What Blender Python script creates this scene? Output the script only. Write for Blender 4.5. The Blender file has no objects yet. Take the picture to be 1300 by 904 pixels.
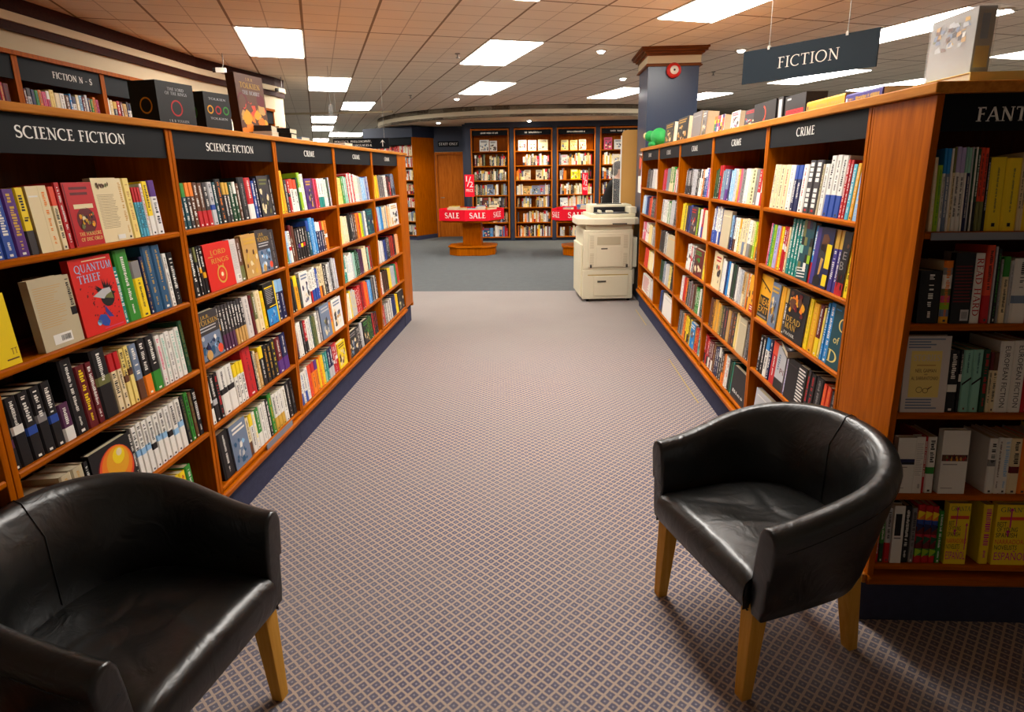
import bpy, bmesh, math, random
from mathutils import Matrix, Vector

random.seed(7)
C = bpy.context.scene.collection
SC = bpy.context.scene
PI = math.pi
R = math.radians


def lin(c):
    return tuple((x / 12.92 if x <= 0.04045 else ((x + 0.055) / 1.055) ** 2.4) for x in c)


def rgb(r, g, b):
    return lin((r / 255, g / 255, b / 255))


# ---------------------------------------------------------------- colours of book covers
COL = {k: rgb(*v) for k, v in dict(
    black=(26, 24, 26), white=(228, 225, 216), cream=(226, 208, 164), butter=(232, 208, 120), paper=(208, 200, 194),
    beige=(190, 176, 144), tan=(196, 152, 84), brown=(96, 58, 36), red=(186, 26, 32), scarlet=(214, 36, 28),
    vermil=(226, 74, 42), maroon=(100, 22, 28), orange=(232, 124, 24), amber=(226, 160, 28), yellow=(238, 206, 24),
    gold=(204, 160, 60), lime=(150, 188, 30), green=(50, 134, 44), dgreen=(26, 68, 42), olive=(108, 110, 62),
    teal=(28, 132, 124), dteal=(22, 72, 82), mint=(136, 190, 170), cyan=(80, 170, 196), sky=(140, 184, 220),
    azure=(36, 132, 200), blue=(40, 74, 156), navy=(28, 34, 76), indigo=(66, 56, 130), steel=(40, 84, 120),
    purple=(86, 44, 122), lav=(176, 164, 206), plum=(82, 42, 74), pink=(212, 74, 112), magenta=(204, 30, 120),
    grey=(134, 130, 128), lgrey=(184, 184, 186), dgrey=(58, 54, 56), slate=(110, 126, 150), multi=(196, 40, 60)).items()}
CNAME = dict(vermil='orange-red', dgreen='dark green', dteal='dark teal', lav='lavender', lgrey='pale grey', dgrey='dark grey',
             butter='pale yellow', azure='bright blue', sky='light blue', scarlet='bright red', steel='steel blue', paper='off-white',
             multi='multicoloured', slate='grey-blue', navy='navy blue', indigo='violet-blue', lime='lime green', amber='amber yellow')


def cn(c):
    return CNAME.get(c, c)


# ---------------------------------------------------------------- materials
def new_mat(name):
    m = bpy.data.materials.new(name)
    m.use_nodes = True
    nt = m.node_tree
    b = nt.nodes['Principled BSDF']
    return m, nt, b


def mat(name, col, rough=0.5, metal=0.0, spec=0.5, bump=0.0, bscale=60, var=0.0, vscale=6, trans=0.0, alpha=1.0, coat=0.0):
    m, nt, b = new_mat(name)
    b.inputs['Base Color'].default_value = (*col, 1)
    b.inputs['Roughness'].default_value = rough
    b.inputs['Metallic'].default_value = metal
    b.inputs['Specular IOR Level'].default_value = spec
    b.inputs['Transmission Weight'].default_value = trans
    b.inputs['Alpha'].default_value = alpha
    b.inputs['Coat Weight'].default_value = coat
    if bump or var:
        tc = nt.nodes.new('ShaderNodeTexCoord')
    if var:
        n = nt.nodes.new('ShaderNodeTexNoise')
        n.inputs['Scale'].default_value = vscale
        n.inputs['Detail'].default_value = 5
        nt.links.new(tc.outputs['Object'], n.inputs['Vector'])
        mx = nt.nodes.new('ShaderNodeMix')
        mx.data_type = 'RGBA'
        mx.inputs[6].default_value = (*[c * (1 - var) for c in col], 1)
        mx.inputs[7].default_value = (*[min(1, c * (1 + var)) for c in col], 1)
        nt.links.new(n.outputs['Fac'], mx.inputs[0])
        nt.links.new(mx.outputs[2], b.inputs['Base Color'])
    if bump:
        n = nt.nodes.new('ShaderNodeTexNoise')
        n.inputs['Scale'].default_value = bscale
        n.inputs['Detail'].default_value = 4
        nt.links.new(tc.outputs['Object'], n.inputs['Vector'])
        bp = nt.nodes.new('ShaderNodeBump')
        bp.inputs['Strength'].default_value = bump
        bp.inputs['Distance'].default_value = 0.01
        nt.links.new(n.outputs['Fac'], bp.inputs['Height'])
        nt.links.new(bp.outputs['Normal'], b.inputs['Normal'])
    return m


def wood(name, dark, light, axis=2, scale=9, rough=0.38):
    """grain running along the given object axis"""
    m, nt, b = new_mat(name)
    tc = nt.nodes.new('ShaderNodeTexCoord')
    mp = nt.nodes.new('ShaderNodeMapping')
    s = [scale * 2.2] * 3
    s[axis] = scale * 0.16
    mp.inputs['Scale'].default_value = s
    nt.links.new(tc.outputs['Object'], mp.inputs['Vector'])
    n = nt.nodes.new('ShaderNodeTexNoise')
    n.inputs['Scale'].default_value = 2.2
    n.inputs['Detail'].default_value = 7
    n.inputs['Roughness'].default_value = 0.62
    n.inputs['Distortion'].default_value = 0.5
    nt.links.new(mp.outputs['Vector'], n.inputs['Vector'])
    cr = nt.nodes.new('ShaderNodeValToRGB')
    cr.color_ramp.elements[0].position = 0.32
    cr.color_ramp.elements[0].color = (*dark, 1)
    cr.color_ramp.elements[1].position = 0.68
    cr.color_ramp.elements[1].color = (*light, 1)
    nt.links.new(n.outputs['Fac'], cr.inputs['Fac'])
    nt.links.new(cr.outputs['Color'], b.inputs['Base Color'])
    b.inputs['Roughness'].default_value = rough
    b.inputs['Specular IOR Level'].default_value = 0.04
    bp = nt.nodes.new('ShaderNodeBump')
    bp.inputs['Strength'].default_value = 0.06
    bp.inputs['Distance'].default_value = 0.004
    nt.links.new(n.outputs['Fac'], bp.inputs['Height'])
    nt.links.new(bp.outputs['Normal'], b.inputs['Normal'])
    return m


WD, WL = rgb(146, 70, 0), rgb(186, 96, 0)
M = {}
M['wood_v'] = wood('wood_upright', WD, WL, 2)
M['wood_h'] = wood('wood_shelf', WD, WL, 0)
M['wood_y'] = wood('wood_top_board', rgb(168, 100, 30), rgb(204, 132, 50), 1, rough=0.32)
M['wood_dark'] = wood('wood_dark_moulding', rgb(44, 16, 6), rgb(62, 25, 10), 0, rough=0.5)
M['wood_orange'] = wood('wood_frame', rgb(150, 76, 16), rgb(188, 104, 30), 2)
M['wood_leg'] = wood('beech_leg', rgb(196, 140, 52), rgb(214, 162, 74), 2, rough=0.4)
M['wood_back'] = wood('wood_back_board', rgb(84, 42, 14), rgb(104, 54, 18), 2)
M['navy_panel'] = mat('navy_sign_panel', rgb(10, 13, 17), 0.6, spec=0.12, var=0.08)
M['navy_wall'] = mat('navy_wall_paint', rgb(26, 36, 58), 0.6, var=0.1, vscale=3)
M['pillar_blue'] = mat('pillar_blue_paint', rgb(52, 66, 90), 0.28, spec=0.4, var=0.05, vscale=2)
M['plinth'] = mat('plinth_carpet', rgb(60, 62, 84), 0.95, spec=0.1, bump=0.4, bscale=300, var=0.18, vscale=30)
M['sign_blue'] = mat('blue_hanging_sign', rgb(16, 34, 46), 0.5, spec=0.2, var=0.08)
M['letter'] = mat('letter_white', rgb(232, 230, 222), 0.5)
M['wall_cream'] = mat('cream_wall_paint', rgb(206, 190, 158), 0.8, spec=0.2, var=0.05, vscale=2)
M['soffit'] = mat('soffit_paint', rgb(214, 200, 172), 0.8, spec=0.2, var=0.04, vscale=2)
M['white_plastic'] = mat('white_plastic', rgb(226, 222, 210), 0.4)
M['black_plastic'] = mat('black_plastic', rgb(22, 22, 24), 0.4)
M['copier'] = mat('copier_beige_plastic', rgb(214, 206, 178), 0.45, var=0.04, vscale=4)
M['copier_dark'] = mat('copier_shadow_gap', rgb(60, 56, 48), 0.6)
M['copier_mid'] = mat('copier_grey_beige', rgb(182, 172, 142), 0.5)
M['red_card'] = mat('red_sale_card', rgb(226, 14, 40), 0.5, spec=0.2)
M['tan_board'] = mat('tan_board', rgb(196, 146, 72), 0.6, var=0.06)
M['metal'] = mat('brushed_metal', rgb(150, 150, 150), 0.35, metal=0.9)
M['grey_strip'] = mat('grey_label_strip', rgb(124, 126, 134), 0.3)
M['pages'] = mat('page_edges', rgb(206, 194, 164), 0.85, spec=0.1, var=0.1, vscale=90)
M['fabric_dark'] = mat('dark_coat_cloth', rgb(30, 29, 28), 0.9, spec=0.15, bump=0.3, bscale=80)
M['trouser'] = mat('grey_trouser_cloth', rgb(58, 58, 66), 0.9, spec=0.1)
M['skin'] = mat('skin', rgb(206, 156, 126), 0.55)
M['hair'] = mat('grey_brown_hair', rgb(70, 60, 52), 0.7, bump=0.6, bscale=90)
M['shoe'] = mat('shoe_leather', rgb(30, 24, 20), 0.4)
M['green_plush'] = mat('green_plush', rgb(30, 150, 66), 0.7, bump=0.5, bscale=60)
M['cream_plush'] = mat('cream_plush', rgb(214, 196, 140), 0.8)
M['red_bell'] = mat('red_bell', rgb(206, 36, 26), 0.3)
M['stitch'] = mat('black_seam', rgb(16, 16, 16), 0.45)
M['wire'] = mat('wire_grey', rgb(150, 146, 138), 0.4, metal=0.5)
M['tape'] = mat('yellow_tape', rgb(176, 150, 84), 0.8)

m, nt, b = new_mat('clear_acrylic')
b.inputs['Base Color'].default_value = (0.92, 0.95, 0.95, 1)
b.inputs['Roughness'].default_value = 0.05
b.inputs['Alpha'].default_value = 0.06
b.inputs['Specular IOR Level'].default_value = 0.05
M['acrylic'] = m
m, nt, b = new_mat('shrink_wrap')
tc = nt.nodes.new('ShaderNodeTexCoord')
n = nt.nodes.new('ShaderNodeTexNoise')
n.inputs['Scale'].default_value = 26
n.inputs['Detail'].default_value = 5
n.inputs['Distortion'].default_value = 1.2
nt.links.new(tc.outputs['Object'], n.inputs['Vector'])
bp = nt.nodes.new('ShaderNodeBump')
bp.inputs['Strength'].default_value = 0.7
nt.links.new(n.outputs['Fac'], bp.inputs['Height'])
nt.links.new(bp.outputs['Normal'], b.inputs['Normal'])
b.inputs['Base Color'].default_value = (0.9, 0.9, 0.9, 1)
b.inputs['Roughness'].default_value = 0.12
b.inputs['Alpha'].default_value = 0.16
M['shrink_wrap'] = m

# black leather
m, nt, b = new_mat('black_leather')
b.inputs['Base Color'].default_value = (*rgb(17, 17, 16), 1)
b.inputs['Specular IOR Level'].default_value = 0.7
tc = nt.nodes.new('ShaderNodeTexCoord')
n1 = nt.nodes.new('ShaderNodeTexNoise'); n1.inputs['Scale'].default_value = 10; n1.inputs['Detail'].default_value = 3; n1.inputs['Distortion'].default_value = 1.4
n3 = nt.nodes.new('ShaderNodeTexNoise'); n3.inputs['Scale'].default_value = 5; n3.inputs['Detail'].default_value = 6
for n in (n1, n3):
    nt.links.new(tc.outputs['Object'], n.inputs['Vector'])
mr = nt.nodes.new('ShaderNodeMapRange')
mr.inputs['From Min'].default_value = 0.3; mr.inputs['From Max'].default_value = 0.7
mr.inputs['To Min'].default_value = 0.27; mr.inputs['To Max'].default_value = 0.4
nt.links.new(n3.outputs['Fac'], mr.inputs['Value'])
nt.links.new(mr.outputs['Result'], b.inputs['Roughness'])
b1 = nt.nodes.new('ShaderNodeBump'); b1.inputs['Strength'].default_value = 0.32; b1.inputs['Distance'].default_value = 0.012
nt.links.new(n1.outputs['Fac'], b1.inputs['Height'])
nt.links.new(b1.outputs['Normal'], b.inputs['Normal'])
M['leather'] = m

# printed covers: each face carries the printed colour
m, nt, b = new_mat('printed_cover')
a = nt.nodes.new('ShaderNodeAttribute'); a.attribute_name = 'Col'
nt.links.new(a.outputs['Color'], b.inputs['Base Color'])
b.inputs['Roughness'].default_value = 0.42
b.inputs['Specular IOR Level'].default_value = 0.25
M['print'] = m
m, nt, b = new_mat('matt_print')
a = nt.nodes.new('ShaderNodeAttribute'); a.attribute_name = 'Col'
nt.links.new(a.outputs['Color'], b.inputs['Base Color'])
b.inputs['Roughness'].default_value = 0.7
M['matt_print'] = m

# emitting ceiling diffuser
LIGHT_COL = (1.0, 0.95, 0.88)
LIGHT_STRENGTH = 11.0
m, nt, b = new_mat('lit_diffuser')
b.inputs['Base Color'].default_value = (0.9, 0.9, 0.9, 1)
b.inputs['Emission Color'].default_value = (*LIGHT_COL, 1)
b.inputs['Emission Strength'].default_value = LIGHT_STRENGTH
M['lit'] = m
m, nt, b = new_mat('lit_spot_lens')
b.inputs['Emission Color'].default_value = (1.0, 0.95, 0.88, 1)
b.inputs['Emission Strength'].default_value = 14
M['lit_spot'] = m


def math_node(nt, op, a=None, b_=None, c=None):
    n = nt.nodes.new('ShaderNodeMath'); n.operation = op
    for i, v in enumerate((a, b_, c)):
        if v is None: continue
        if isinstance(v, (int, float)): n.inputs[i].default_value = v
        else: nt.links.new(v, n.inputs[i])
    return n.outputs[0]


def line_mask(nt, coord, period, width, off=0.0):
    """1 on a thin line every <period>"""
    s = math_node(nt, 'ADD', coord, off)
    s = math_node(nt, 'DIVIDE', s, period)
    s = math_node(nt, 'FRACT', s)
    s = math_node(nt, 'SUBTRACT', s, 0.5)
    s = math_node(nt, 'ABSOLUTE', s)
    return math_node(nt, 'GREATER_THAN', s, 0.5 - width / period / 2)


# ceiling tiles: strong grid 0.61 x 1.47, scored lines between
m, nt, b = new_mat('ceiling_tiles')
tc = nt.nodes.new('ShaderNodeTexCoord'); sp = nt.nodes.new('ShaderNodeSeparateXYZ')
nt.links.new(tc.outputs['Object'], sp.inputs['Vector'])
ma = line_mask(nt, sp.outputs['X'], 0.61, 0.022)
mb = line_mask(nt, sp.outputs['Y'], 1.47, 0.024, 1.47 * (0.5 - 0.38) - 1.47 * 0.5)
mc = line_mask(nt, sp.outputs['X'], 0.61, 0.01, 0.305)
md = line_mask(nt, sp.outputs['Y'], 0.294, 0.012, 1.47 * (0.5 - 0.38) - 1.47 * 0.5)
big = math_node(nt, 'MAXIMUM', ma, mb)
small = math_node(nt, 'MAXIMUM', mc, md)
small = math_node(nt, 'MULTIPLY', small, 0.5)
allm = math_node(nt, 'MAXIMUM', big, small)
nz = nt.nodes.new('ShaderNodeTexNoise'); nz.inputs['Scale'].default_value = 1.1; nz.inputs['Detail'].default_value = 4
nt.links.new(tc.outputs['Object'], nz.inputs['Vector'])
mx0 = nt.nodes.new('ShaderNodeMix'); mx0.data_type = 'RGBA'
mx0.inputs[6].default_value = (*rgb(228, 218, 200), 1); mx0.inputs[7].default_value = (*rgb(238, 229, 212), 1)
nt.links.new(nz.outputs['Fac'], mx0.inputs[0])
mx = nt.nodes.new('ShaderNodeMix'); mx.data_type = 'RGBA'
nt.links.new(mx0.outputs[2], mx.inputs[6]); mx.inputs[7].default_value = (*rgb(140, 122, 100), 1)
nt.links.new(allm, mx.inputs[0])
nt.links.new(mx.outputs[2], b.inputs['Base Color'])
b.inputs['Roughness'].default_value = 0.85; b.inputs['Specular IOR Level'].default_value = 0.2
nf = nt.nodes.new('ShaderNodeTexNoise'); nf.inputs['Scale'].default_value = 160
nt.links.new(tc.outputs['Object'], nf.inputs['Vector'])
hh = math_node(nt, 'MULTIPLY', allm, -0.8); hh = math_node(nt, 'ADD', hh, nf.outputs['Fac'])
bp = nt.nodes.new('ShaderNodeBump'); bp.inputs['Strength'].default_value = 0.25; bp.inputs['Distance'].default_value = 0.004
nt.links.new(hh, bp.inputs['Height']); nt.links.new(bp.outputs['Normal'], b.inputs['Normal'])
M['ceiling'] = m

# patterned carpet: tan lattice over blue-grey diamonds with a pale dot
m, nt, b = new_mat('lattice_carpet')
tc = nt.nodes.new('ShaderNodeTexCoord'); mp = nt.nodes.new('ShaderNodeMapping')
mp.inputs['Rotation'].default_value = (0, 0, R(45 - 4))
nt.links.new(tc.outputs['Object'], mp.inputs['Vector'])
nw = nt.nodes.new('ShaderNodeTexNoise'); nw.inputs['Scale'].default_value = 70
nt.links.new(tc.outputs['Object'], nw.inputs['Vector'])
vm = nt.nodes.new('ShaderNodeVectorMath'); vm.operation = 'MULTIPLY_ADD'
nt.links.new(nw.outputs['Color'], vm.inputs[0]); vm.inputs[1].default_value = (0.005, 0.005, 0); nt.links.new(mp.outputs['Vector'], vm.inputs[2])
sp = nt.nodes.new('ShaderNodeSeparateXYZ'); nt.links.new(vm.outputs[0], sp.inputs['Vector'])
P_ = 0.0305
la = line_mask(nt, sp.outputs['X'], P_, 0.0078); lb = line_mask(nt, sp.outputs['Y'], P_, 0.0078)
lat = math_node(nt, 'MAXIMUM', la, lb)
da = line_mask(nt, sp.outputs['X'], P_, 0.006, P_ / 2); db = line_mask(nt, sp.outputs['Y'], P_, 0.006, P_ / 2)
dot = math_node(nt, 'MULTIPLY', da, db)
nb = nt.nodes.new('ShaderNodeTexNoise'); nb.inputs['Scale'].default_value = 1.3; nb.inputs['Detail'].default_value = 5
nt.links.new(tc.outputs['Object'], nb.inputs['Vector'])
nc = nt.nodes.new('ShaderNodeTexNoise'); nc.inputs['Scale'].default_value = 36; nc.inputs['Detail'].default_value = 3
nt.links.new(tc.outputs['Object'], nc.inputs['Vector'])


def mixc(f, c1, c2):
    mx = nt.nodes.new('ShaderNodeMix'); mx.data_type = 'RGBA'
    for i, c in ((6, c1), (7, c2)):
        if isinstance(c, tuple): mx.inputs[i].default_value = (*c, 1)
        else: nt.links.new(c, mx.inputs[i])
    if isinstance(f, float): mx.inputs[0].default_value = f
    else: nt.links.new(f, mx.inputs[0])
    return mx.outputs[2]


base = mixc(nc.outputs['Fac'], rgb(78, 78, 98), rgb(106, 102, 118))
c_ = mixc(math_node(nt, 'MULTIPLY', dot, 0.6), base, rgb(176, 170, 172))
c_ = mixc(math_node(nt, 'MULTIPLY', lat, 0.9), c_, rgb(184, 162, 144))
wear = nt.nodes.new('ShaderNodeMapRange')
wear.inputs['From Min'].default_value = 0.35; wear.inputs['From Max'].default_value = 0.7
wear.inputs['To Min'].default_value = 0.0; wear.inputs['To Max'].default_value = 0.4
nt.links.new(nb.outputs['Fac'], wear.inputs['Value'])
c_ = mixc(wear.outputs['Result'], c_, rgb(136, 130, 128))
# the stretch beyond the wear line is flattened pile, its pattern nearly trodden away
spw = nt.nodes.new('ShaderNodeSeparateXYZ'); nt.links.new(tc.outputs['Object'], spw.inputs['Vector'])
trod = nt.nodes.new('ShaderNodeMapRange')
trod.inputs['From Min'].default_value = 4.9; trod.inputs['From Max'].default_value = 6.2; trod.inputs['To Max'].default_value = 0.8
nt.links.new(spw.outputs['Y'], trod.inputs['Value'])
c_ = mixc(trod.outputs['Result'], c_, mixc(nb.outputs['Fac'], rgb(118, 110, 108), rgb(140, 132, 125)))
nt.links.new(c_, b.inputs['Base Color'])
b.inputs['Roughness'].default_value = 0.95; b.inputs['Specular IOR Level'].default_value = 0.1
b.inputs['Sheen Weight'].default_value = 0.15
M['carpet'] = m
m2 = mat('grey_blue_carpet', rgb(92, 95, 96), 0.95, spec=0.1, bump=0.4, bscale=250, var=0.12, vscale=9)
M['carpet_grey'] = m2


# ---------------------------------------------------------------- mesh building
class MB:
    def __init__(s):
        s.v = []; s.f = []; s.c = []; s.m = []; s.sm = []

    def add(s, verts, faces, col=None, mi=0, smooth=False):
        o = len(s.v); s.v.extend(verts)
        for f in faces:
            s.f.append(tuple(i + o for i in f)); s.c.append(col); s.m.append(mi); s.sm.append(smooth)

    def quad(s, a, b_, c, d, col=None, mi=0):
        s.add([a, b_, c, d], [(0, 1, 2, 3)], col, mi)

    def box(s, x0, x1, y0, y1, z0, z1, col=None, mi=0, skip=()):
        v = [(x0, y0, z0), (x1, y0, z0), (x1, y1, z0), (x0, y1, z0), (x0, y0, z1), (x1, y0, z1), (x1, y1, z1), (x0, y1, z1)]
        F = dict(bottom=(0, 3, 2, 1), top=(4, 5, 6, 7), front=(0, 1, 5, 4), back=(2, 3, 7, 6), left=(3, 0, 4, 7), right=(1, 2, 6, 5))
        s.add(v, [F[k] for k in F if k not in skip], col, mi)
        return s

    def prism(s, poly, z0, z1, col=None, mi=0):
        """poly counter-clockwise in xy"""
        n = len(poly)
        v = [(x, y, z0) for x, y in poly] + [(x, y, z1) for x, y in poly]
        s.add(v, [tuple(range(n - 1, -1, -1)), tuple(range(n, 2 * n))] + [(i, (i + 1) % n, n + (i + 1) % n, n + i) for i in range(n)], col, mi)
        return s

    def profile(s, prof, x0, x1, col=None, mi=0):
        """closed profile of (y,z) extruded along x"""
        n = len(prof)
        v = [(x0, y, z) for y, z in prof] + [(x1, y, z) for y, z in prof]
        s.add(v, [tuple(range(n)), tuple(range(2 * n - 1, n - 1, -1))] + [(i, n + i, n + (i + 1) % n, (i + 1) % n) for i in range(n)], col, mi)
        return s

    def sweep(s, prof, path, col=None, mi=0, closed_prof=True):
        """profile (offset to the left of travel, z) swept along an xy path"""
        rings = []
        for i, (x, y) in enumerate(path):
            a = path[max(0, i - 1)]; c = path[min(len(path) - 1, i + 1)]
            d = Vector((c[0] - a[0], c[1] - a[1])).normalized()
            nx, ny = -d.y, d.x
            rings.append([(x + nx * o, y + ny * o, z) for o, z in prof])
        n = len(prof); v = [p for r in rings for p in r]; f = []
        for i in range(len(path) - 1):
            for j in range(n if closed_prof else n - 1):
                k = (j + 1) % n
                f.append((i * n + j, i * n + k, (i + 1) * n + k, (i + 1) * n + j))
        if closed_prof:
            f.append(tuple(range(n - 1, -1, -1))); f.append(tuple((len(path) - 1) * n + j for j in range(n)))
        s.add(v, f, col, mi)
        return s

    def tube(s, pts, r, n=8, col=None, mi=0, smooth=True):
        rings = []
        for i, p in enumerate(pts):
            p = Vector(p); a = Vector(pts[max(0, i - 1)]); c = Vector(pts[min(len(pts) - 1, i + 1)])
            d = (c - a).normalized()
            up = Vector((0, 0, 1)) if abs(d.z) < 0.95 else Vector((1, 0, 0))
            u = d.cross(up).normalized(); w = u.cross(d)
            rr = r[i] if isinstance(r, (list, tuple)) else r
            rings.append([tuple(p + u * rr * math.cos(t * 2 * PI / n) + w * rr * math.sin(t * 2 * PI / n)) for t in range(n)])
        v = [q for g in rings for q in g]; f = []
        for i in range(len(pts) - 1):
            for j in range(n):
                k = (j + 1) % n
                f.append((i * n + j, (i + 1) * n + j, (i + 1) * n + k, i * n + k))
        s.add(v, f, col, mi, smooth)
        s.add(rings[0], [tuple(range(n - 1, -1, -1))], col, mi); s.add(rings[-1], [tuple(range(n))], col, mi)
        return s

    def lathe(s, prof, cx=0, cy=0, n=20, col=None, mi=0, smooth=True):
        rings = [[(cx + r_ * math.cos(t * 2 * PI / n), cy + r_ * math.sin(t * 2 * PI / n), z) for t in range(n)] for r_, z in prof]
        v = [q for g in rings for q in g]; f = []
        for i in range(len(prof) - 1):
            for j in range(n):
                k = (j + 1) % n
                f.append((i * n + j, i * n + k, (i + 1) * n + k, (i + 1) * n + j))
        s.add(v, f, col, mi, smooth)
        s.add(rings[0], [tuple(range(n - 1, -1, -1))], col, mi); s.add(rings[-1], [tuple(range(n))], col, mi)
        return s

    def ellipsoid(s, c, r, n=14, k=9, col=None, mi=0):
        v = []; f = []
        for i in range(k + 1):
            a = PI * i / k
            for j in range(n):
                t = 2 * PI * j / n
                v.append((c[0] + r[0] * math.sin(a) * math.cos(t), c[1] + r[1] * math.sin(a) * math.sin(t), c[2] - r[2] * math.cos(a)))
        for i in range(k):
            for j in range(n):
                q = (j + 1) % n
                f.append((i * n + j, i * n + q, (i + 1) * n + q, (i + 1) * n + j))
        s.add(v, f, col, mi, True)
        return s

    def flat(s, polys, place, col=None, mi=0):
        """2-D polygons [(verts,faces)...] placed by place(x,y)->xyz"""
        vs, fs = polys
        s.add([place(x, y) for x, y in vs], fs, col, mi)
        return s

    def merge(s, o, mtx):
        s.add([tuple(mtx @ Vector(p)) for p in o.v], [], None)
        off = len(s.v) - len(o.v)
        for f, c, mi, sm in zip(o.f, o.c, o.m, o.sm):
            s.f.append(tuple(i + off for i in f)); s.c.append(c); s.m.append(mi); s.sm.append(sm)

    def mesh(s, name, mats):
        me = bpy.data.meshes.new(name)
        me.from_pydata(s.v, [], s.f)
        for mm in mats: me.materials.append(mm)
        me.polygons.foreach_set('material_index', s.m)
        me.polygons.foreach_set('use_smooth', s.sm)
        if any(c is not None for c in s.c):
            at = me.color_attributes.new('Col', 'FLOAT_COLOR', 'CORNER')
            buf = []
            for f, c in zip(s.f, s.c):
                c = c if c is not None else (0.8, 0.8, 0.8)
                buf.extend((c[0], c[1], c[2], 1.0) * len(f))
            at.data.foreach_set('color', buf)
        me.update()
        return me

    def build(s, name, mats, parent=None, bevel=0.0, seg=2):
        if not isinstance(mats, (list, tuple)): mats = [mats]
        o = bpy.data.objects.new(name, s.mesh(name, mats))
        C.objects.link(o)
        if parent is not None: o.parent = parent
        if bevel:
            bv = o.modifiers.new('edge', 'BEVEL'); bv.width = bevel; bv.segments = seg; bv.limit_method = 'ANGLE'; bv.angle_limit = R(40)
        return o


def tag(o, label, cat, group=None, kind=None):
    if label: o['label'] = label
    if cat: o['category'] = cat
    if group: o['group'] = group
    if kind: o['kind'] = kind
    return o


def thing(name, label, cat, loc=(0, 0, 0), rz=0.0, group=None, kind=None):
    o = bpy.data.objects.new(name, None); C.objects.link(o)
    o.empty_display_size = 0.1
    o.location = loc; o.rotation_euler = (0, 0, rz)
    return tag(o, label, cat, group, kind)


def struct(name, mb, mats, label=None, cat=None, parent=None, bevel=0):
    o = mb.build(name, mats, parent, bevel)
    o['kind'] = 'structure'
    if label: o['label'] = label
    if cat: o['category'] = cat
    return o


# ---------------------------------------------------------------- lettering
_font = {}


def sans(text, h=1.0, squeeze=1.0):
    """filled outlines of the built-in face, cap height h, origin bottom left; returns (verts,faces),width"""
    if text not in _font:
        cu = bpy.data.curves.new('t', 'FONT'); cu.body = text; cu.size = 1.0; cu.resolution_u = 2
        ob = bpy.data.objects.new('t', cu); C.objects.link(ob)
        dg = bpy.context.evaluated_depsgraph_get()
        me = bpy.data.meshes.new_from_object(ob.evaluated_get(dg))
        vs = [(v.co.x, v.co.y) for v in me.vertices]; fs = [tuple(p.vertices) for p in me.polygons]
        bpy.data.objects.remove(ob); bpy.data.curves.remove(cu); bpy.data.meshes.remove(me)
        if not vs: vs = [(0, 0)]
        x0 = min(v[0] for v in vs); _font[text] = ([(v[0] - x0, v[1]) for v in vs], fs)
    vs, fs = _font[text]
    k = h / 0.69
    out = [(x * k * squeeze, y * k) for x, y in vs]
    return (out, fs), max(v[0] for v in out)


def _arc(cx, cy, rx, ry, a0, a1, n=14):
    return [(cx + rx * math.cos(R(a0 + (a1 - a0) * i / n)), cy + ry * math.sin(R(a0 + (a1 - a0) * i / n))) for i in range(n + 1)]


def _stroke(pts, ws):
    vs = []; n = len(pts)
    for i, p in enumerate(pts):
        a = pts[max(0, i - 1)]; c = pts[min(n - 1, i + 1)]
        d = Vector((c[0] - a[0], c[1] - a[1])).normalized(); w = ws[i] if isinstance(ws, list) else ws
        vs += [(p[0] - d.y * w / 2, p[1] + d.x * w / 2), (p[0] + d.y * w / 2, p[1] - d.x * w / 2)]
    return vs, [(2 * i, 2 * i + 1, 2 * i + 3, 2 * i + 2) for i in range(n - 1)]


TK, TN, SF = 0.15, 0.075, 0.05


def _ring(cx, cy, rx, ry, a0, a1):
    pts = _arc(cx, cy, rx, ry, a0, a1, 22)
    ws = [TN + (TK - TN) * abs(math.cos(R(a0 + (a1 - a0) * i / 22))) ** 1.3 for i in range(23)]
    return pts, ws


def _serif(x, y, w=0.3):
    return ([(x - w / 2, y), (x + w / 2, y)], SF)


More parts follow.
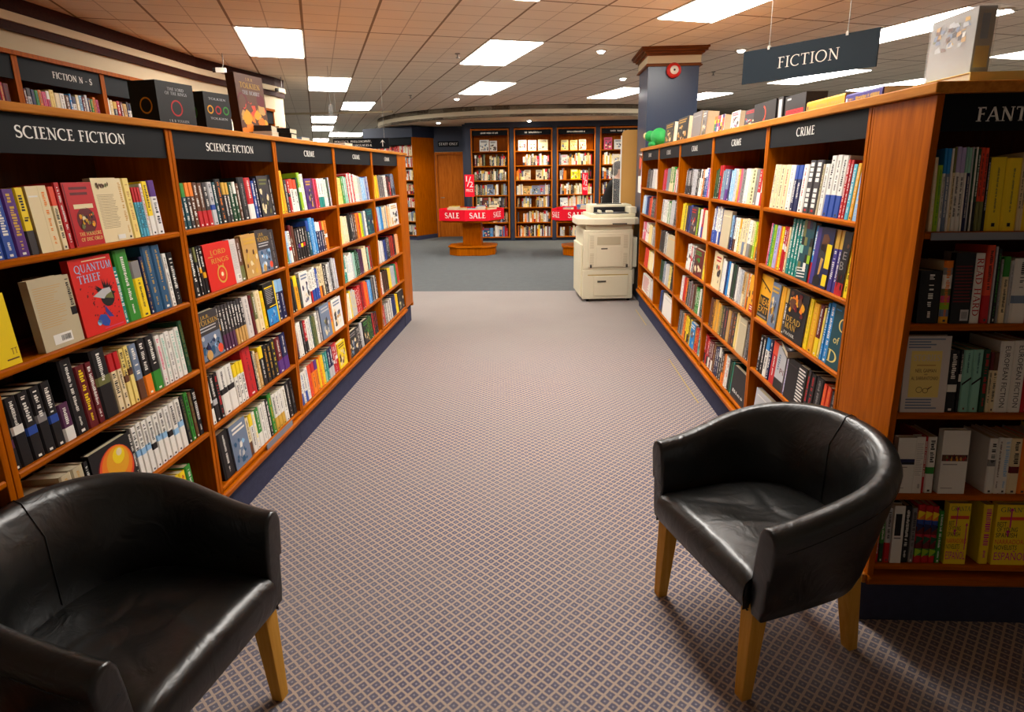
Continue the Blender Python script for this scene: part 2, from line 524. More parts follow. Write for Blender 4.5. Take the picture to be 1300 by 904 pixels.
def _glyph(ch):
    S = []
    st = lambda x, w=TK, y0=0.0, y1=1.0: S.append(([(x, y0), (x, y1)], w))
    ln = lambda a, b_, w: S.append(([a, b_], w))
    lo, hi = SF / 2, 1 - SF / 2
    if ch == 'I': st(0.17); S.append(_serif(0.17, lo, 0.34)); S.append(_serif(0.17, hi, 0.34)); return S, 0.34
    if ch in 'FE':
        st(0.2); S.append(_serif(0.18, lo, 0.34)); ln((0.03, 0.96), (0.56, 0.96), TN); ln((0.2, 0.52), (0.48, 0.52), TN * .9)
        ln((0.56, 1.0), (0.56, 0.82), SF); ln((0.48, 0.6), (0.48, 0.44), SF)
        if ch == 'E': ln((0.03, 0.04), (0.6, 0.04), TN); ln((0.6, 0.0), (0.6, 0.2), SF)
        return S, 0.62
    if ch == 'T': st(0.36); S.append(_serif(0.36, lo, 0.32)); ln((0.02, 0.96), (0.7, 0.96), TN); ln((0.03, 1), (0.03, 0.8), SF); ln((0.69, 1), (0.69, 0.8), SF); return S, 0.72
    if ch == 'L': st(0.2); S.append(_serif(0.18, lo, 0.34)); S.append(_serif(0.2, hi, 0.34)); ln((0.2, 0.04), (0.6, 0.04), TN); ln((0.6, 0), (0.6, 0.22), SF); return S, 0.62
    if ch == 'N': st(0.16, TN); ln((0.14, 0.98), (0.74, 0.02), TK); st(0.74, TN); S.append(_serif(0.16, lo, 0.28)); S.append(_serif(0.12, hi, 0.22)); S.append(_serif(0.74, hi, 0.28)); return S, 0.88
    if ch == 'H': st(0.18); st(0.72); ln((0.18, 0.52), (0.72, 0.52), TN); [S.append(_serif(x, y, 0.32)) for x in (0.18, 0.72) for y in (lo, hi)]; return S, 0.9
    if ch == 'M': st(0.16, TN); ln((0.18, 0.98), (0.48, 0.02), TK); ln((0.48, 0.02), (0.78, 0.98), TN); st(0.82, TK); S.append(_serif(0.16, lo, 0.28)); S.append(_serif(0.82, lo, 0.32)); return S, 1.0
    if ch == 'A': ln((0.04, 0), (0.4, 1), TN); ln((0.4, 1), (0.74, 0), TK); ln((0.16, 0.36), (0.62, 0.36), TN * .9); S.append(_serif(0.06, lo, 0.26)); S.append(_serif(0.74, lo, 0.3)); return S, 0.8
    if ch == 'V': ln((0.06, 1), (0.4, 0), TK); ln((0.4, 0), (0.74, 1), TN); S.append(_serif(0.07, hi, 0.3)); S.append(_serif(0.73, hi, 0.26)); return S, 0.8
    if ch == 'Y': ln((0.06, 1), (0.37, 0.48), TK); ln((0.37, 0.48), (0.68, 1), TN); st(0.37, TK, 0, 0.5); S.append(_serif(0.37, lo, 0.3)); S.append(_serif(0.07, hi, 0.28)); S.append(_serif(0.67, hi, 0.26)); return S, 0.74
    if ch == 'O': S.append(_ring(0.47, 0.5, 0.42, 0.48, 0, 360)); return S, 0.95
    if ch == 'C': S.append(_ring(0.47, 0.5, 0.42, 0.48, 52, 310)); ln((0.73, 0.98), (0.73, 0.76), SF); return S, 0.8
    if ch == 'G': S.append(_ring(0.47, 0.5, 0.42, 0.48, 52, 312)); ln((0.73, 0.98), (0.73, 0.76), SF); st(0.75, TK, 0.06, 0.42); S.append(_serif(0.74, 0.42, 0.28)); return S, 0.9
    if ch == 'D': st(0.18); S.append(_serif(0.16, lo, 0.3)); S.append(_serif(0.16, hi, 0.3)); S.append(_ring(0.3, 0.5, 0.5, 0.46, -90, 90)); ln((0.18, 0.96), (0.32, 0.96), TN); ln((0.18, 0.04), (0.32, 0.04), TN); return S, 0.86
    if ch in 'PR':
        st(0.18); S.append(_serif(0.18, lo, 0.32)); S.append(_serif(0.14, hi, 0.26)); S.append(_ring(0.32, 0.73, 0.27, 0.235, -90, 90)); ln((0.18, 0.965), (0.34, 0.965), TN); ln((0.18, 0.495), (0.34, 0.495), TN)
        if ch == 'R': ln((0.36, 0.5), (0.72, 0.0), TK); S.append(_serif(0.74, lo, 0.18)); return S, 0.76
        return S, 0.62
    if ch == 'S':
        p = _arc(0.3, 0.745, 0.21, 0.22, 30, 250, 12) + _arc(0.29, 0.27, 0.235, 0.24, 72, -155, 12)
        S.append((p, [TN + (TK - TN) * math.sin(PI * i / (len(p) - 1)) ** 2 for i in range(len(p))]))
        ln((0.49, 0.97), (0.49, 0.78), SF); ln((0.07, 0.03), (0.07, 0.24), SF); return S, 0.58
    if ch == 'U': st(0.18, TK, 0.3, 1); st(0.72, TN, 0.3, 1); S.append(_ring(0.45, 0.32, 0.27, 0.28, 180, 360)); S.append(_serif(0.18, hi, 0.3)); S.append(_serif(0.72, hi, 0.26)); return S, 0.88
    if ch == 'Q': S.append(_ring(0.47, 0.5, 0.42, 0.48, 0, 360)); ln((0.5, 0.12), (0.95, -0.16), TK); return S, 0.97
    if ch == 'K': st(0.18); S.append(_serif(0.18, lo, 0.32)); S.append(_serif(0.18, hi, 0.32)); ln((0.22, 0.46), (0.66, 0.98), TN); ln((0.34, 0.56), (0.76, 0.0), TK); S.append(_serif(0.66, hi, 0.26)); S.append(_serif(0.76, lo, 0.2)); return S, 0.84
    if ch == 'B': st(0.18); S.append(_serif(0.14, lo, 0.24)); S.append(_serif(0.14, hi, 0.24)); S.append(_ring(0.3, 0.75, 0.22, 0.215, -90, 90)); S.append(_ring(0.32, 0.27, 0.28, 0.235, -90, 90)); [ln((0.18, y), (0.34, y), TN) for y in (0.04, 0.52, 0.965)]; return S, 0.66
    if ch == 'J': st(0.2, TK, 0.0, 1); ln((0.2, 0.02), (0.04, -0.16), TN); S.append(_serif(0.2, hi, 0.32)); return S, 0.36
    if ch == '.': ln((0.08, 0.0), (0.08, 0.13), TK); return S, 0.2
    if ch == '–': ln((0.05, 0.4), (0.45, 0.4), TN); return S, 0.5
    if ch == ',': ln((0.12, 0.1), (0.06, -0.14), TK * .8); return S, 0.2
    if ch == '&': S.append(_ring(0.34, 0.76, 0.17, 0.2, -60, 240)); ln((0.2, 0.66), (0.76, 0.0), TK); S.append(_ring(0.34, 0.28, 0.26, 0.26, 130, 370)); return S, 0.8
    return S, 0.34


def serif(text, h=1.0, squeeze=1.0, gap=0.1, bold=1.0):
    vs, fs, x = [], [], 0.0
    for ch in text:
        S, w = _glyph(ch)
        for pts, ws in S:
            ws = [q * bold for q in ws] if isinstance(ws, list) else ws * bold
            v2, f2 = _stroke(pts, ws)
            o = len(vs); vs += [((x + a) * h * squeeze, b_ * h) for a, b_ in v2]; fs += [tuple(i + o for i in f) for f in f2]
        x += w + gap
    return (vs, fs), (x - gap) * h * squeeze
EXPOSURE = 1.27
SHELF_DATA = """
L11|0.093 0.113 blue .19 sky p;0.113 0.142 blue .19 white p;0.142 0.183 blue .19 white p;0.183 0.227 purple .19 gold p;0.227 0.261 yellow .193 dgrey b;0.261 0.305 cream .195 white F;0.305 0.346 cream .195 orange p;0.346 0.372 cream .19 vermil t;0.372 0.397 red .205 white p;0.397 0.524 red .205 gold F:FOLKLORE;0.524 0.644 cream .215 white F:page;0.644 0.680 cream .215 tan p;0.680 0.720 butter .215 tan p;0.720 0.734 cyan .18 red t;0.734 0.751 cyan .18 red t;0.751 0.768 cyan .18 red t;0.768 0.784 white .19 red p;0.784 0.818 yellow .2 white b;0.818 0.863 white .205 purple t
L12|0.030 0.119 yellow .2 maroon F:TT;0.202 0.334 beige .215 white F:back;0.334 0.367 beige .215 black m;0.367 0.557 scarlet .252 sky F:QUANTUM;0.557 0.581 teal .2 white p;0.581 0.651 green .255 white p;0.651 0.704 yellow .21 grey t;0.704 0.727 navy .22 gold p;0.727 0.782 steel .25 gold p;0.782 0.839 steel .25 gold p;0.839 0.867 white .21 grey p;0.867 0.909 black .21 white p
L13|0.022 0.051 black .205 plum m;0.051 0.093 black .205 white m;0.093 0.134 black .205 blue m;0.134 0.175 black .205 grey m;0.175 0.214 black .205 blue m;0.214 0.258 plum .12 white b;0.258 0.312 black .25 white p;0.312 0.356 maroon .212 yellow p;0.356 0.387 maroon .212 white p;0.387 0.456 black .24 olive m;0.456 0.487 cream .205 red t;0.487 0.515 cream .205 red t;0.515 0.541 butter .21 brown m;0.541 0.567 butter .21 brown m;0.567 0.611 slate .208 brown b;0.611 0.658 black .212 orange b;0.658 0.715 black .212 green b;0.715 0.746 white .2 pink p;0.746 0.776 white .2 mint p;0.776 0.807 white .2 grey p;0.807 0.840 white .2 mint p;0.840 0.873 white .2 mint p;0.873 0.902 dgreen .22 olive p
L14|0.022 0.027 beige .14 red p;0.027 0.050 blue .12 yellow p;0.050 0.174 beige .17 tan p;0.174 0.221 beige .19 tan p;0.221 0.270 beige .19 tan p;0.270 0.292 black .19 white p;0.292 0.483 black .2 orange F:SUN;0.483 0.505 black .205 white p;0.505 0.532 white .205 sky m;0.532 0.562 white .205 sky m;0.562 0.594 white .205 sky m;0.594 0.627 white .205 black m;0.627 0.661 white .205 sky m;0.661 0.695 white .205 sky m;0.695 0.731 white .205 black m;0.731 0.768 white .205 sky m;0.768 0.807 white .205 sky m;0.807 0.835 black .21 olive p;0.835 0.865 green .21 black p;0.865 0.889 brown .2 olive p;0.889 0.923 black .205 white p
L21|0.022 0.034 amber .205 black p;0.034 0.065 dteal .19 blue t;0.065 0.097 dteal .19 green t;0.097 0.126 dgrey .19 orange t;0.126 0.158 brown .19 orange t;0.158 0.193 brown .19 red b;0.193 0.231 brown .19 red b;0.231 0.273 dgrey .19 red b;0.273 0.315 lgrey .19 blue m;0.315 0.342 dteal .19 white p;0.342 0.394 black .205 orange p;0.394 0.424 dgrey .185 gold t;0.424 0.452 dgrey .185 gold t;0.452 0.493 dgreen .185 white p;0.493 0.524 dgreen .185 white t;0.524 0.552 brown .18 white p;0.552 0.622 black .21 grey p;0.622 0.687 red .205 white b;0.687 0.718 blue .19 white p;0.718 0.747 navy .2 white p;0.747 0.872 dgrey .215 olive F:art;0.872 0.928 black .215 white p
L22|0.022 0.051 black .2 grey p;0.051 0.095 black .21 white p;0.095 0.116 black .21 olive t;0.116 0.137 black .21 amber m;0.137 0.164 black .21 amber m;0.164 0.391 scarlet .21 gold F:LOTR;0.391 0.450 paper .21 brown F:back;0.450 0.505 brown .205 olive b;0.505 0.657 tan .215 gold F:art2;0.657 0.806 dgrey .222 gold F:TOLKIEN;0.806 0.888 dgrey .215 grey p
L23|0.030 0.207 dgrey .222 gold F:TOLKIEN;0.207 0.224 black .22 amber m;0.224 0.253 dgrey .215 plum b;0.253 0.283 dgrey .215 plum b;0.283 0.312 dgrey .215 plum b;0.312 0.341 dgrey .215 plum b;0.341 0.369 dgrey .21 tan b;0.369 0.396 dgrey .21 tan b;0.396 0.424 dgrey .21 tan b;0.424 0.453 dgrey .21 tan b;0.453 0.518 paper .212 grey p;0.518 0.549 maroon .205 dgrey p;0.549 0.583 olive .205 cream b;0.583 0.644 cream .21 tan p;0.644 0.677 yellow .2 orange p;0.677 0.815 black .235 yellow F:YB;0.815 0.866 navy .225 sky t;0.866 0.927 navy .225 sky t
L24|0.040 0.074 white .215 black m;0.074 0.114 black .215 lgrey m;0.114 0.151 black .215 red p;0.151 0.216 white .22 black m;0.216 0.279 white .22 black m;0.279 0.313 white .205 yellow t;0.313 0.346 white .205 yellow t;0.346 0.381 white .205 yellow t;0.381 0.477 red .245 maroon p;0.477 0.493 dgrey .21 white p;0.493 0.516 cream .21 black p;0.516 0.551 tan .19 cream p;0.551 0.600 black .21 yellow t;0.600 0.650 black .205 amber p;0.650 0.689 black .2 gold p;0.689 0.749 black .21 yellow p;0.749 0.815 maroon .205 purple b;0.815 0.890 navy .21 purple b
L25|0.078 0.172 black .225 white p;0.172 0.326 slate .225 white F:art3;0.326 0.367 cream .2 brown b;0.367 0.405 white .205 yellow t;0.405 0.436 white .205 yellow p;0.436 0.481 green .205 white b;0.481 0.525 white .21 grey p;0.525 0.561 white .21 grey p;0.561 0.594 black .21 white p;0.594 0.637 green .23 gold p;0.637 0.675 white .205 gold b;0.675 0.717 white .205 gold b;0.717 0.761 white .205 gold b;0.761 0.813 white .205 olive p;0.813 0.866 black .215 white p;0.866 0.917 black .215 grey p
L31|0.048 0.129 yellow .23 amber p;0.129 0.174 dgrey .19 white p;0.174 0.208 red .19 black m;0.208 0.259 white .19 vermil t;0.259 0.312 white .19 vermil t;0.312 0.342 dgreen .2 green p;0.342 0.430 lime .222 white m;0.430 0.537 purple .19 gold F:art;0.537 0.585 maroon .19 purple p;0.585 0.651 pink .19 red p;0.651 0.701 white .19 teal b;0.701 0.754 white .19 teal b;0.754 0.824 white .19 mint p;0.824 0.864 dgrey .195 green p;0.864 0.885 white .195 black p
L32|0.031 0.076 green .185 lime p;0.076 0.108 sky .185 white p;0.108 0.143 white .185 red m;0.143 0.210 brown .22 maroon t;0.210 0.245 black .19 grey p;0.245 0.285 black .19 purple m;0.285 0.321 black .19 yellow m;0.321 0.358 black .19 red m;0.358 0.408 black .19 grey p;0.408 0.450 dteal .225 blue t;0.450 0.556 azure .24 sky p;0.556 0.592 navy .2 white t;0.592 0.634 navy .2 white t;0.634 0.677 navy .2 red t;0.677 0.712 brown .2 gold t;0.712 0.760 orange .2 white m
L33|0.048 0.126 black .2 dgrey p;0.126 0.181 amber .21 yellow t;0.181 0.208 dgrey .19 teal p;0.208 0.335 white .215 slate F:art;0.335 0.359 white .2 dgreen b;0.359 0.389 white .2 red b;0.389 0.439 white .205 blue b;0.439 0.515 white .205 blue b;0.515 0.555 cream .205 orange b;0.555 0.618 cream .205 brown b;0.618 0.659 black .205 white p;0.659 0.727 black .205 white p;0.727 0.793 lgrey .215 black p;0.793 0.879 lgrey .22 white p
L34|0.064 0.088 dgrey .2 red p;0.088 0.109 white .2 red p;0.109 0.165 white .21 lgrey p;0.165 0.204 black .21 grey p;0.204 0.243 red .205 black b;0.243 0.292 white .205 purple p;0.292 0.322 white .205 blue p;0.322 0.404 dgreen .205 olive p;0.404 0.483 white .215 grey p;0.483 0.659 slate .23 lgrey F:art;0.659 0.713 orange .215 amber b;0.713 0.904 white .225 slate F:art
L35|0.056 0.201 white .205 blue b;0.201 0.251 vermil .205 red p;0.251 0.313 orange .205 red t;0.313 0.364 orange .205 purple t;0.364 0.474 yellow .2 orange p;0.474 0.555 teal .205 mint b;0.555 0.601 navy .205 lgrey b;0.601 0.653 navy .205 lgrey b;0.653 0.746 red .205 white m;0.746 0.917 yellow .19 brown F:art2
L41|0.022 0.096 butter .195 yellow p;0.096 0.176 butter .195 orange p;0.176 0.235 green .195 white p;0.235 0.311 mint .195 white p;0.311 0.484 red .215 white p;0.484 0.582 white .215 yellow p;0.582 0.664 lgrey .19 green p;0.664 0.776 sky .19 white p;0.776 0.877 lgrey .19 blue p
L42|0.040 0.141 cream .2 butter p;0.141 0.249 cream .2 white p;0.249 0.328 black .2 dgreen p;0.328 0.409 dgrey .2 white p;0.409 0.471 brown .2 white p;0.471 0.519 orange .2 red p;0.519 0.566 vermil .2 black p;0.566 0.640 yellow .2 lime p;0.640 0.701 slate .2 grey p;0.701 0.754 white .2 black p;0.754 0.938 dteal .21 teal F:art
L43|0.036 0.177 teal .2 white m;0.177 0.289 white .2 sky p;0.289 0.367 lgrey .2 mint p;0.367 0.460 dgreen .2 mint p;0.460 0.569 plum .2 black p;0.569 0.682 cream .2 white p;0.682 0.755 dgrey .2 mint p;0.755 0.829 red .2 brown p
L44|0.049 0.166 white .2 cream p;0.166 0.234 yellow .2 lgrey p;0.234 0.312 lgrey .2 yellow p;0.312 0.418 red .21 white p;0.418 0.537 red .21 maroon p;0.537 0.653 vermil .21 orange p;0.653 0.754 azure .21 sky p;0.754 0.865 black .21 grey p;0.865 0.938 white .21 black p
L45|0.045 0.256 black .2 grey F:art;0.256 0.358 dgrey .2 white p;0.358 0.422 lgrey .2 white p;0.422 0.567 black .2 green F:art;0.567 0.692 dgreen .2 lime p;0.692 0.863 black .2 red p
L51|0.076 0.234 yellow .2 amber p;0.234 0.325 grey .195 dgrey p;0.325 0.428 dgrey .195 grey p;0.428 0.530 white .195 black p;0.530 0.628 black .195 red p;0.628 0.711 red .195 black t;0.711 0.842 slate .205 black b
L52|0.025 0.087 navy .2 blue p;0.087 0.148 red .2 navy p;0.148 0.232 sky .2 white p;0.232 0.314 azure .2 navy p;0.314 0.455 cream .2 slate p;0.455 0.594 cream .2 orange p;0.594 0.893 white .21 gold F:art
L53|0.055 0.276 white .2 lgrey p;0.276 0.387 navy .2 blue p;0.387 0.491 black .2 white p;0.491 0.642 brown .2 red p;0.642 0.736 black .2 red p;0.736 0.865 cream .2 orange p
L54|0.041 0.163 white .2 red p;0.163 0.369 brown .2 black p;0.369 0.475 yellow .2 cream p;0.475 0.629 lgrey .2 slate p;0.629 0.699 teal .2 green p;0.699 0.790 red .2 orange p
L55|0.022 0.168 red .19 grey b;0.168 0.339 grey .19 white p;0.339 0.446 white .19 grey p;0.446 0.596 navy .2 blue p;0.596 0.693 yellow .2 red p;0.693 0.938 black .2 dgrey F:art
R11|0.058 0.103 cream .212 grey p;0.103 0.146 cream .212 grey p;0.146 0.200 cream .212 black p;0.200 0.258 cream .212 red p;0.258 0.317 white .21 grey p;0.317 0.357 navy .21 blue t;0.357 0.404 navy .21 blue t;0.404 0.461 white .21 red p;0.461 0.527 dgrey .228 white grid;0.527 0.596 dgrey .228 white grid;0.596 0.615 beige .21 olive p;0.615 0.659 white .21 grey p;0.659 0.707 white .243 blue b;0.707 0.755 white .243 blue b;0.755 0.802 white .243 blue b;0.802 0.826 red .225 white p;0.826 0.850 red .225 white p;0.850 0.883 cyan .21 white p;0.883 0.911 amber .21 cream p;0.911 0.953 sky .21 cream p
R12|0.081 0.101 pink .215 white p;0.101 0.119 teal .215 white p;0.119 0.158 lime .215 green p;0.158 0.210 lav .215 blue p;0.210 0.226 orange .215 red p;0.226 0.259 yellow .215 amber p;0.259 0.286 red .215 white m;0.286 0.308 red .215 white m;0.308 0.336 cream .215 orange p;0.336 0.373 teal .258 white p;0.373 0.409 teal .258 white p;0.409 0.442 teal .258 white p;0.442 0.476 teal .258 white p;0.476 0.589 dteal .258 mint F:blocks;0.589 0.619 azure .25 red b;0.619 0.773 navy .25 brown F:fig;0.773 0.815 indigo .25 gold t;0.815 0.850 indigo .25 gold t;0.850 0.911 black .25 red F:BE;0.911 0.947 yellow .25 black p
R13|0.024 0.186 amber .24 black F:NEAR;0.186 0.290 slate .225 gold F:art;0.290 0.351 amber .22 gold p;0.351 0.394 dgrey .225 gold t;0.394 0.609 black .235 gold F:DEAD;0.609 0.650 yellow .225 gold p;0.650 0.709 amber .22 yellow p;0.709 0.751 maroon .22 yellow b;0.751 0.774 butter .215 yellow p;0.774 0.797 azure .24 white p;0.797 0.846 azure .25 white p;0.846 0.951 dteal .25 cream F:Cof;0.951 0.966 vermil .2 black p
R14|0.071 0.116 black .2 white p;0.116 0.158 black .2 white p;0.158 0.211 white .205 azure t;0.211 0.250 navy .21 white p;0.250 0.333 red .215 vermil t;0.333 0.440 lgrey .215 black F:PI;0.440 0.466 lav .2 white p;0.466 0.582 black .2 dgrey F:plain;0.582 0.669 black .2 white F:lines;0.669 0.701 dgrey .2 red p;0.701 0.752 black .2 red p;0.752 0.822 black .2 grey p;0.822 0.856 vermil .19 orange p;0.856 0.892 vermil .19 orange p;0.892 0.948 black .19 grey p;0.948 0.973 purple .19 lav p
R15|0.089 0.339 lgrey .2 white F:plain;0.339 0.429 dgrey .2 red p;0.429 0.515 blue .2 white p;0.515 0.605 black .2 yellow p;0.605 0.700 red .2 white p;0.700 0.797 white .2 black p;0.797 0.879 green .2 white p;0.879 0.957 dgrey .2 grey p
R21|0.022 0.102 dgreen .19 olive p;0.102 0.184 black .215 red t;0.184 0.262 slate .19 mint p;0.262 0.323 slate .19 purple b;0.323 0.365 navy .19 purple p;0.365 0.440 sky .195 white p;0.440 0.498 lgrey .195 slate p;0.498 0.539 amber .19 cream p;0.539 0.602 pink .19 grey p;0.602 0.638 grey .19 black p;0.638 0.705 white .19 mint p;0.705 0.757 cream .19 white p;0.757 0.807 cream .195 olive grid;0.807 0.861 grey .19 olive p;0.861 0.910 red .19 white b;0.910 0.958 white .19 red b
R22|0.028 0.126 white .24 blue b;0.126 0.220 white .24 blue b;0.220 0.257 navy .24 blue p;0.257 0.438 beige .235 cream F:plain;0.438 0.503 sky .205 navy b;0.503 0.547 white .205 brown b;0.547 0.593 white .205 amber p;0.593 0.629 butter .205 amber t;0.629 0.674 cream .205 grey p;0.674 0.756 cream .205 slate b;0.756 0.814 white .205 grey b;0.814 0.854 cream .205 olive b;0.854 0.893 lime .205 cream p;0.893 0.918 yellow .205 amber b;0.918 0.968 dteal .205 mint t
R23|0.104 0.173 cream .235 tan p;0.173 0.312 cream .235 red F:art;0.312 0.396 white .215 lgrey p;0.396 0.432 navy .215 blue p;0.432 0.471 azure .215 blue p;0.471 0.524 white .21 cream p;0.524 0.622 dgrey .215 dgreen p;0.622 0.701 white .205 lgrey p;0.701 0.736 lgrey .2 slate p;0.736 0.777 tan .2 cream b;0.777 0.813 beige .2 brown p;0.813 0.837 orange .2 tan p;0.837 0.866 white .205 navy b;0.866 0.963 amber .205 red F:tag
R24|0.104 0.172 brown .205 maroon p;0.172 0.240 brown .205 amber p;0.240 0.318 tan .205 amber p;0.318 0.387 tan .205 olive p;0.387 0.443 dgrey .205 tan p;0.443 0.496 dgrey .205 red p;0.496 0.557 tan .205 grey p;0.557 0.618 brown .205 slate p;0.618 0.664 dgrey .205 orange p;0.664 0.743 butter .215 cream p;0.743 0.868 beige .215 cream F:plain;0.868 0.967 grey .2 dgrey p
R25|0.030 0.137 red .205 black b;0.137 0.242 maroon .205 white b;0.242 0.296 brown .2 gold p;0.296 0.369 navy .2 white p;0.369 0.458 dgrey .205 white t;0.458 0.527 brown .2 orange b;0.527 0.597 white .2 red p;0.597 0.667 black .2 dgreen p;0.667 0.701 teal .205 green p;0.701 0.987 black .2 white F:Bles
R31|0.180 0.290 grey .195 black b;0.290 0.403 grey .195 black b;0.403 0.524 lgrey .195 dgrey p;0.524 0.601 black .195 white p;0.601 0.694 white .19 black t;0.694 0.733 orange .19 white p;0.733 0.784 dgrey .195 white t;0.784 0.858 blue .195 white t;0.858 0.960 pink .195 lgrey p
R32|0.095 0.258 yellow .21 olive p;0.258 0.343 dgrey .2 navy p;0.343 0.432 navy .215 blue p;0.432 0.617 dgrey .21 red F:art;0.617 0.681 lime .2 black p;0.681 0.743 white .2 cream p;0.743 0.825 red .205 blue b;0.825 0.988 cream .205 butter F:plain
R33|0.354 0.451 white .205 black m;0.451 0.544 white .205 red m;0.544 0.617 black .205 white p;0.617 0.870 maroon .2 green F:art;0.870 0.925 yellow .195 purple p;0.925 0.979 lav .2 green p
R34|0.204 0.294 white .2 red p;0.294 0.376 red .2 vermil p;0.376 0.451 orange .2 black p;0.451 0.547 grey .2 dgrey p;0.547 0.622 maroon .2 grey p;0.622 0.702 brown .2 black p;0.702 0.798 green .2 white p;0.798 0.848 white .2 green p;0.848 0.978 dgrey .2 mint p
R35|0.187 0.349 dgrey .195 grey p;0.349 0.431 orange .195 black p;0.431 0.541 yellow .2 black b;0.541 0.627 black .2 yellow p;0.627 0.755 azure .2 white F:art;0.755 0.860 red .19 yellow p;0.860 0.910 teal .2 white p;0.910 0.976 white .2 black p
R41|0.173 0.344 red .2 pink p;0.344 0.474 slate .2 grey p;0.474 0.696 green .21 cream b;0.696 0.804 white .2 red p;0.804 0.915 grey .2 red p
R42|0.171 0.372 white .2 dgrey p;0.372 0.576 white .2 green p;0.576 0.744 lgrey .215 white p;0.744 0.916 dgrey .21 lgrey p
R43|0.148 0.356 dgrey .2 black p;0.356 0.525 dgrey .2 white p;0.525 0.918 beige .2 amber F:plain
R44|0.215 0.379 dgreen .2 black p;0.379 0.509 slate .2 white p;0.509 0.633 lgrey .2 cream p;0.633 0.760 butter .2 black p;0.760 0.903 black .2 navy p;0.903 0.918 navy .2 slate p
R45|0.266 0.448 dgrey .2 blue p;0.448 0.876 white .2 lgrey F:plain;0.876 0.918 purple .2 white p
R51|0.289 0.460 dgrey .2 grey p;0.460 0.623 grey .2 dgrey p;0.623 0.808 white .2 lgrey p;0.808 0.983 white .2 cream p
R52|0.052 0.299 sky .2 white p;0.299 0.473 navy .2 blue p;0.473 0.638 vermil .2 brown p;0.638 0.817 dgrey .2 white p;0.817 0.995 brown .2 red p
R53|0.121 0.332 pink .2 white m;0.332 0.519 white .2 red m;0.519 0.707 butter .2 cream p;0.707 0.886 grey .2 white p;0.886 1.008 slate .2 olive p
R54|0.313 0.551 red .2 vermil p;0.551 0.742 butter .2 white p;0.742 0.880 white .2 yellow p;0.880 1.008 black .2 green p
R55|0.256 0.734 white .2 red F:lines;0.734 0.950 lgrey .2 white p;0.950 1.008 slate .2 white p
E11|0.038 0.051 cream .22 white p;0.051 0.066 lime .2 green p;0.066 0.075 white .25 azure t;0.075 0.088 slate .25 azure t;0.088 0.095 white .25 mint p;0.095 0.103 cream .25 olive t;0.103 0.116 white .25 lav t;0.116 0.130 white .25 lav t;0.130 0.137 white .25 mint t;0.137 0.147 navy .25 mint t;0.147 0.152 lgrey .25 mint p;0.152 0.158 dgreen .25 black b;0.158 0.164 white .25 mint p;0.164 0.173 dgreen .25 black b;0.173 0.184 vermil .25 olive b;0.184 0.196 vermil .25 olive b;0.196 0.205 black .22 white p;0.205 0.252 yellow .22 black z;0.252 0.297 yellow .22 black z;0.297 0.306 cream .235 black p;0.306 0.314 cream .235 black p;0.314 0.361 yellow .225 black z;0.361 0.405 yellow .225 black z;0.405 0.450 yellow .225 black z;0.450 0.504 white .24 black p;0.504 0.567 red .24 white p;0.567 0.631 black .22 white p;0.631 0.678 cream .22 black p
E12|0.047 0.115 black .17 white lean;0.115 0.145 cream .2 orange lean;0.145 0.205 black .225 maroon F:stripes;0.205 0.239 white .222 red T:READ HARD;0.242 0.267 vermil .245 red b;0.267 0.274 lgrey .24 white p;0.274 0.287 black .24 green p;0.287 0.295 grey .2 lgrey p;0.295 0.317 cream .21 green t;0.317 0.329 lgrey .2 grey p;0.329 0.379 white .205 slate m;0.379 0.445 red .22 white p;0.445 0.503 white .22 black p;0.503 0.553 black .24 red p;0.553 0.604 blue .22 white p;0.604 0.661 cream .22 red p
E13|0.033 0.176 paper .26 maroon F:STORIES;0.176 0.213 black .212 white m;0.213 0.223 black .21 white m;0.223 0.254 mint .212 black d;0.254 0.286 mint .212 black d;0.286 0.308 dgreen .21 red p;0.308 0.319 cream .205 maroon t;0.319 0.336 cream .205 brown t;0.336 0.381 white .24 dgrey T:EUROPEAN FICTION;0.381 0.421 white .24 dgrey T:EUROPEAN FICTION;0.421 0.451 red .24 white p;0.451 0.487 white .22 dgrey p;0.487 0.540 black .22 red p;0.540 0.592 cream .21 black p;0.592 0.651 navy .22 gold p;0.651 0.695 mint .212 black p
E14|0.054 0.114 white .2 navy F:band;0.114 0.143 white .2 grey F:back;0.143 0.155 red .2 white p;0.155 0.186 white .2 green m;0.199 0.287 white .225 brown F:band;0.357 0.385 white .2 grey m;0.385 0.402 white .2 brown p;0.402 0.429 white .2 sky p;0.429 0.464 cream .2 maroon m;0.464 0.496 orange .2 amber p;0.496 0.559 white .2 red p;0.559 0.621 yellow .21 black p;0.621 0.680 black .2 grey p;0.680 0.695 blue .2 white p
E15|0.026 0.038 red .2 lgrey t;0.038 0.055 green .2 dgreen b;0.055 0.077 lgrey .205 red b;0.077 0.114 white .215 black F:plate;0.114 0.141 black .215 white p;0.141 0.160 grey .205 dgrey p;0.160 0.185 multi .215 red z2;0.185 0.210 multi .215 red z2;0.210 0.233 multi .215 red z2;0.233 0.251 green .2 white p;0.260 0.334 yellow .225 magenta F:GRANTA;0.382 0.415 yellow .225 magenta p;0.421 0.544 yellow .225 magenta F:GRANTA;0.544 0.622 multi .215 red z2;0.622 0.695 black .2 white p
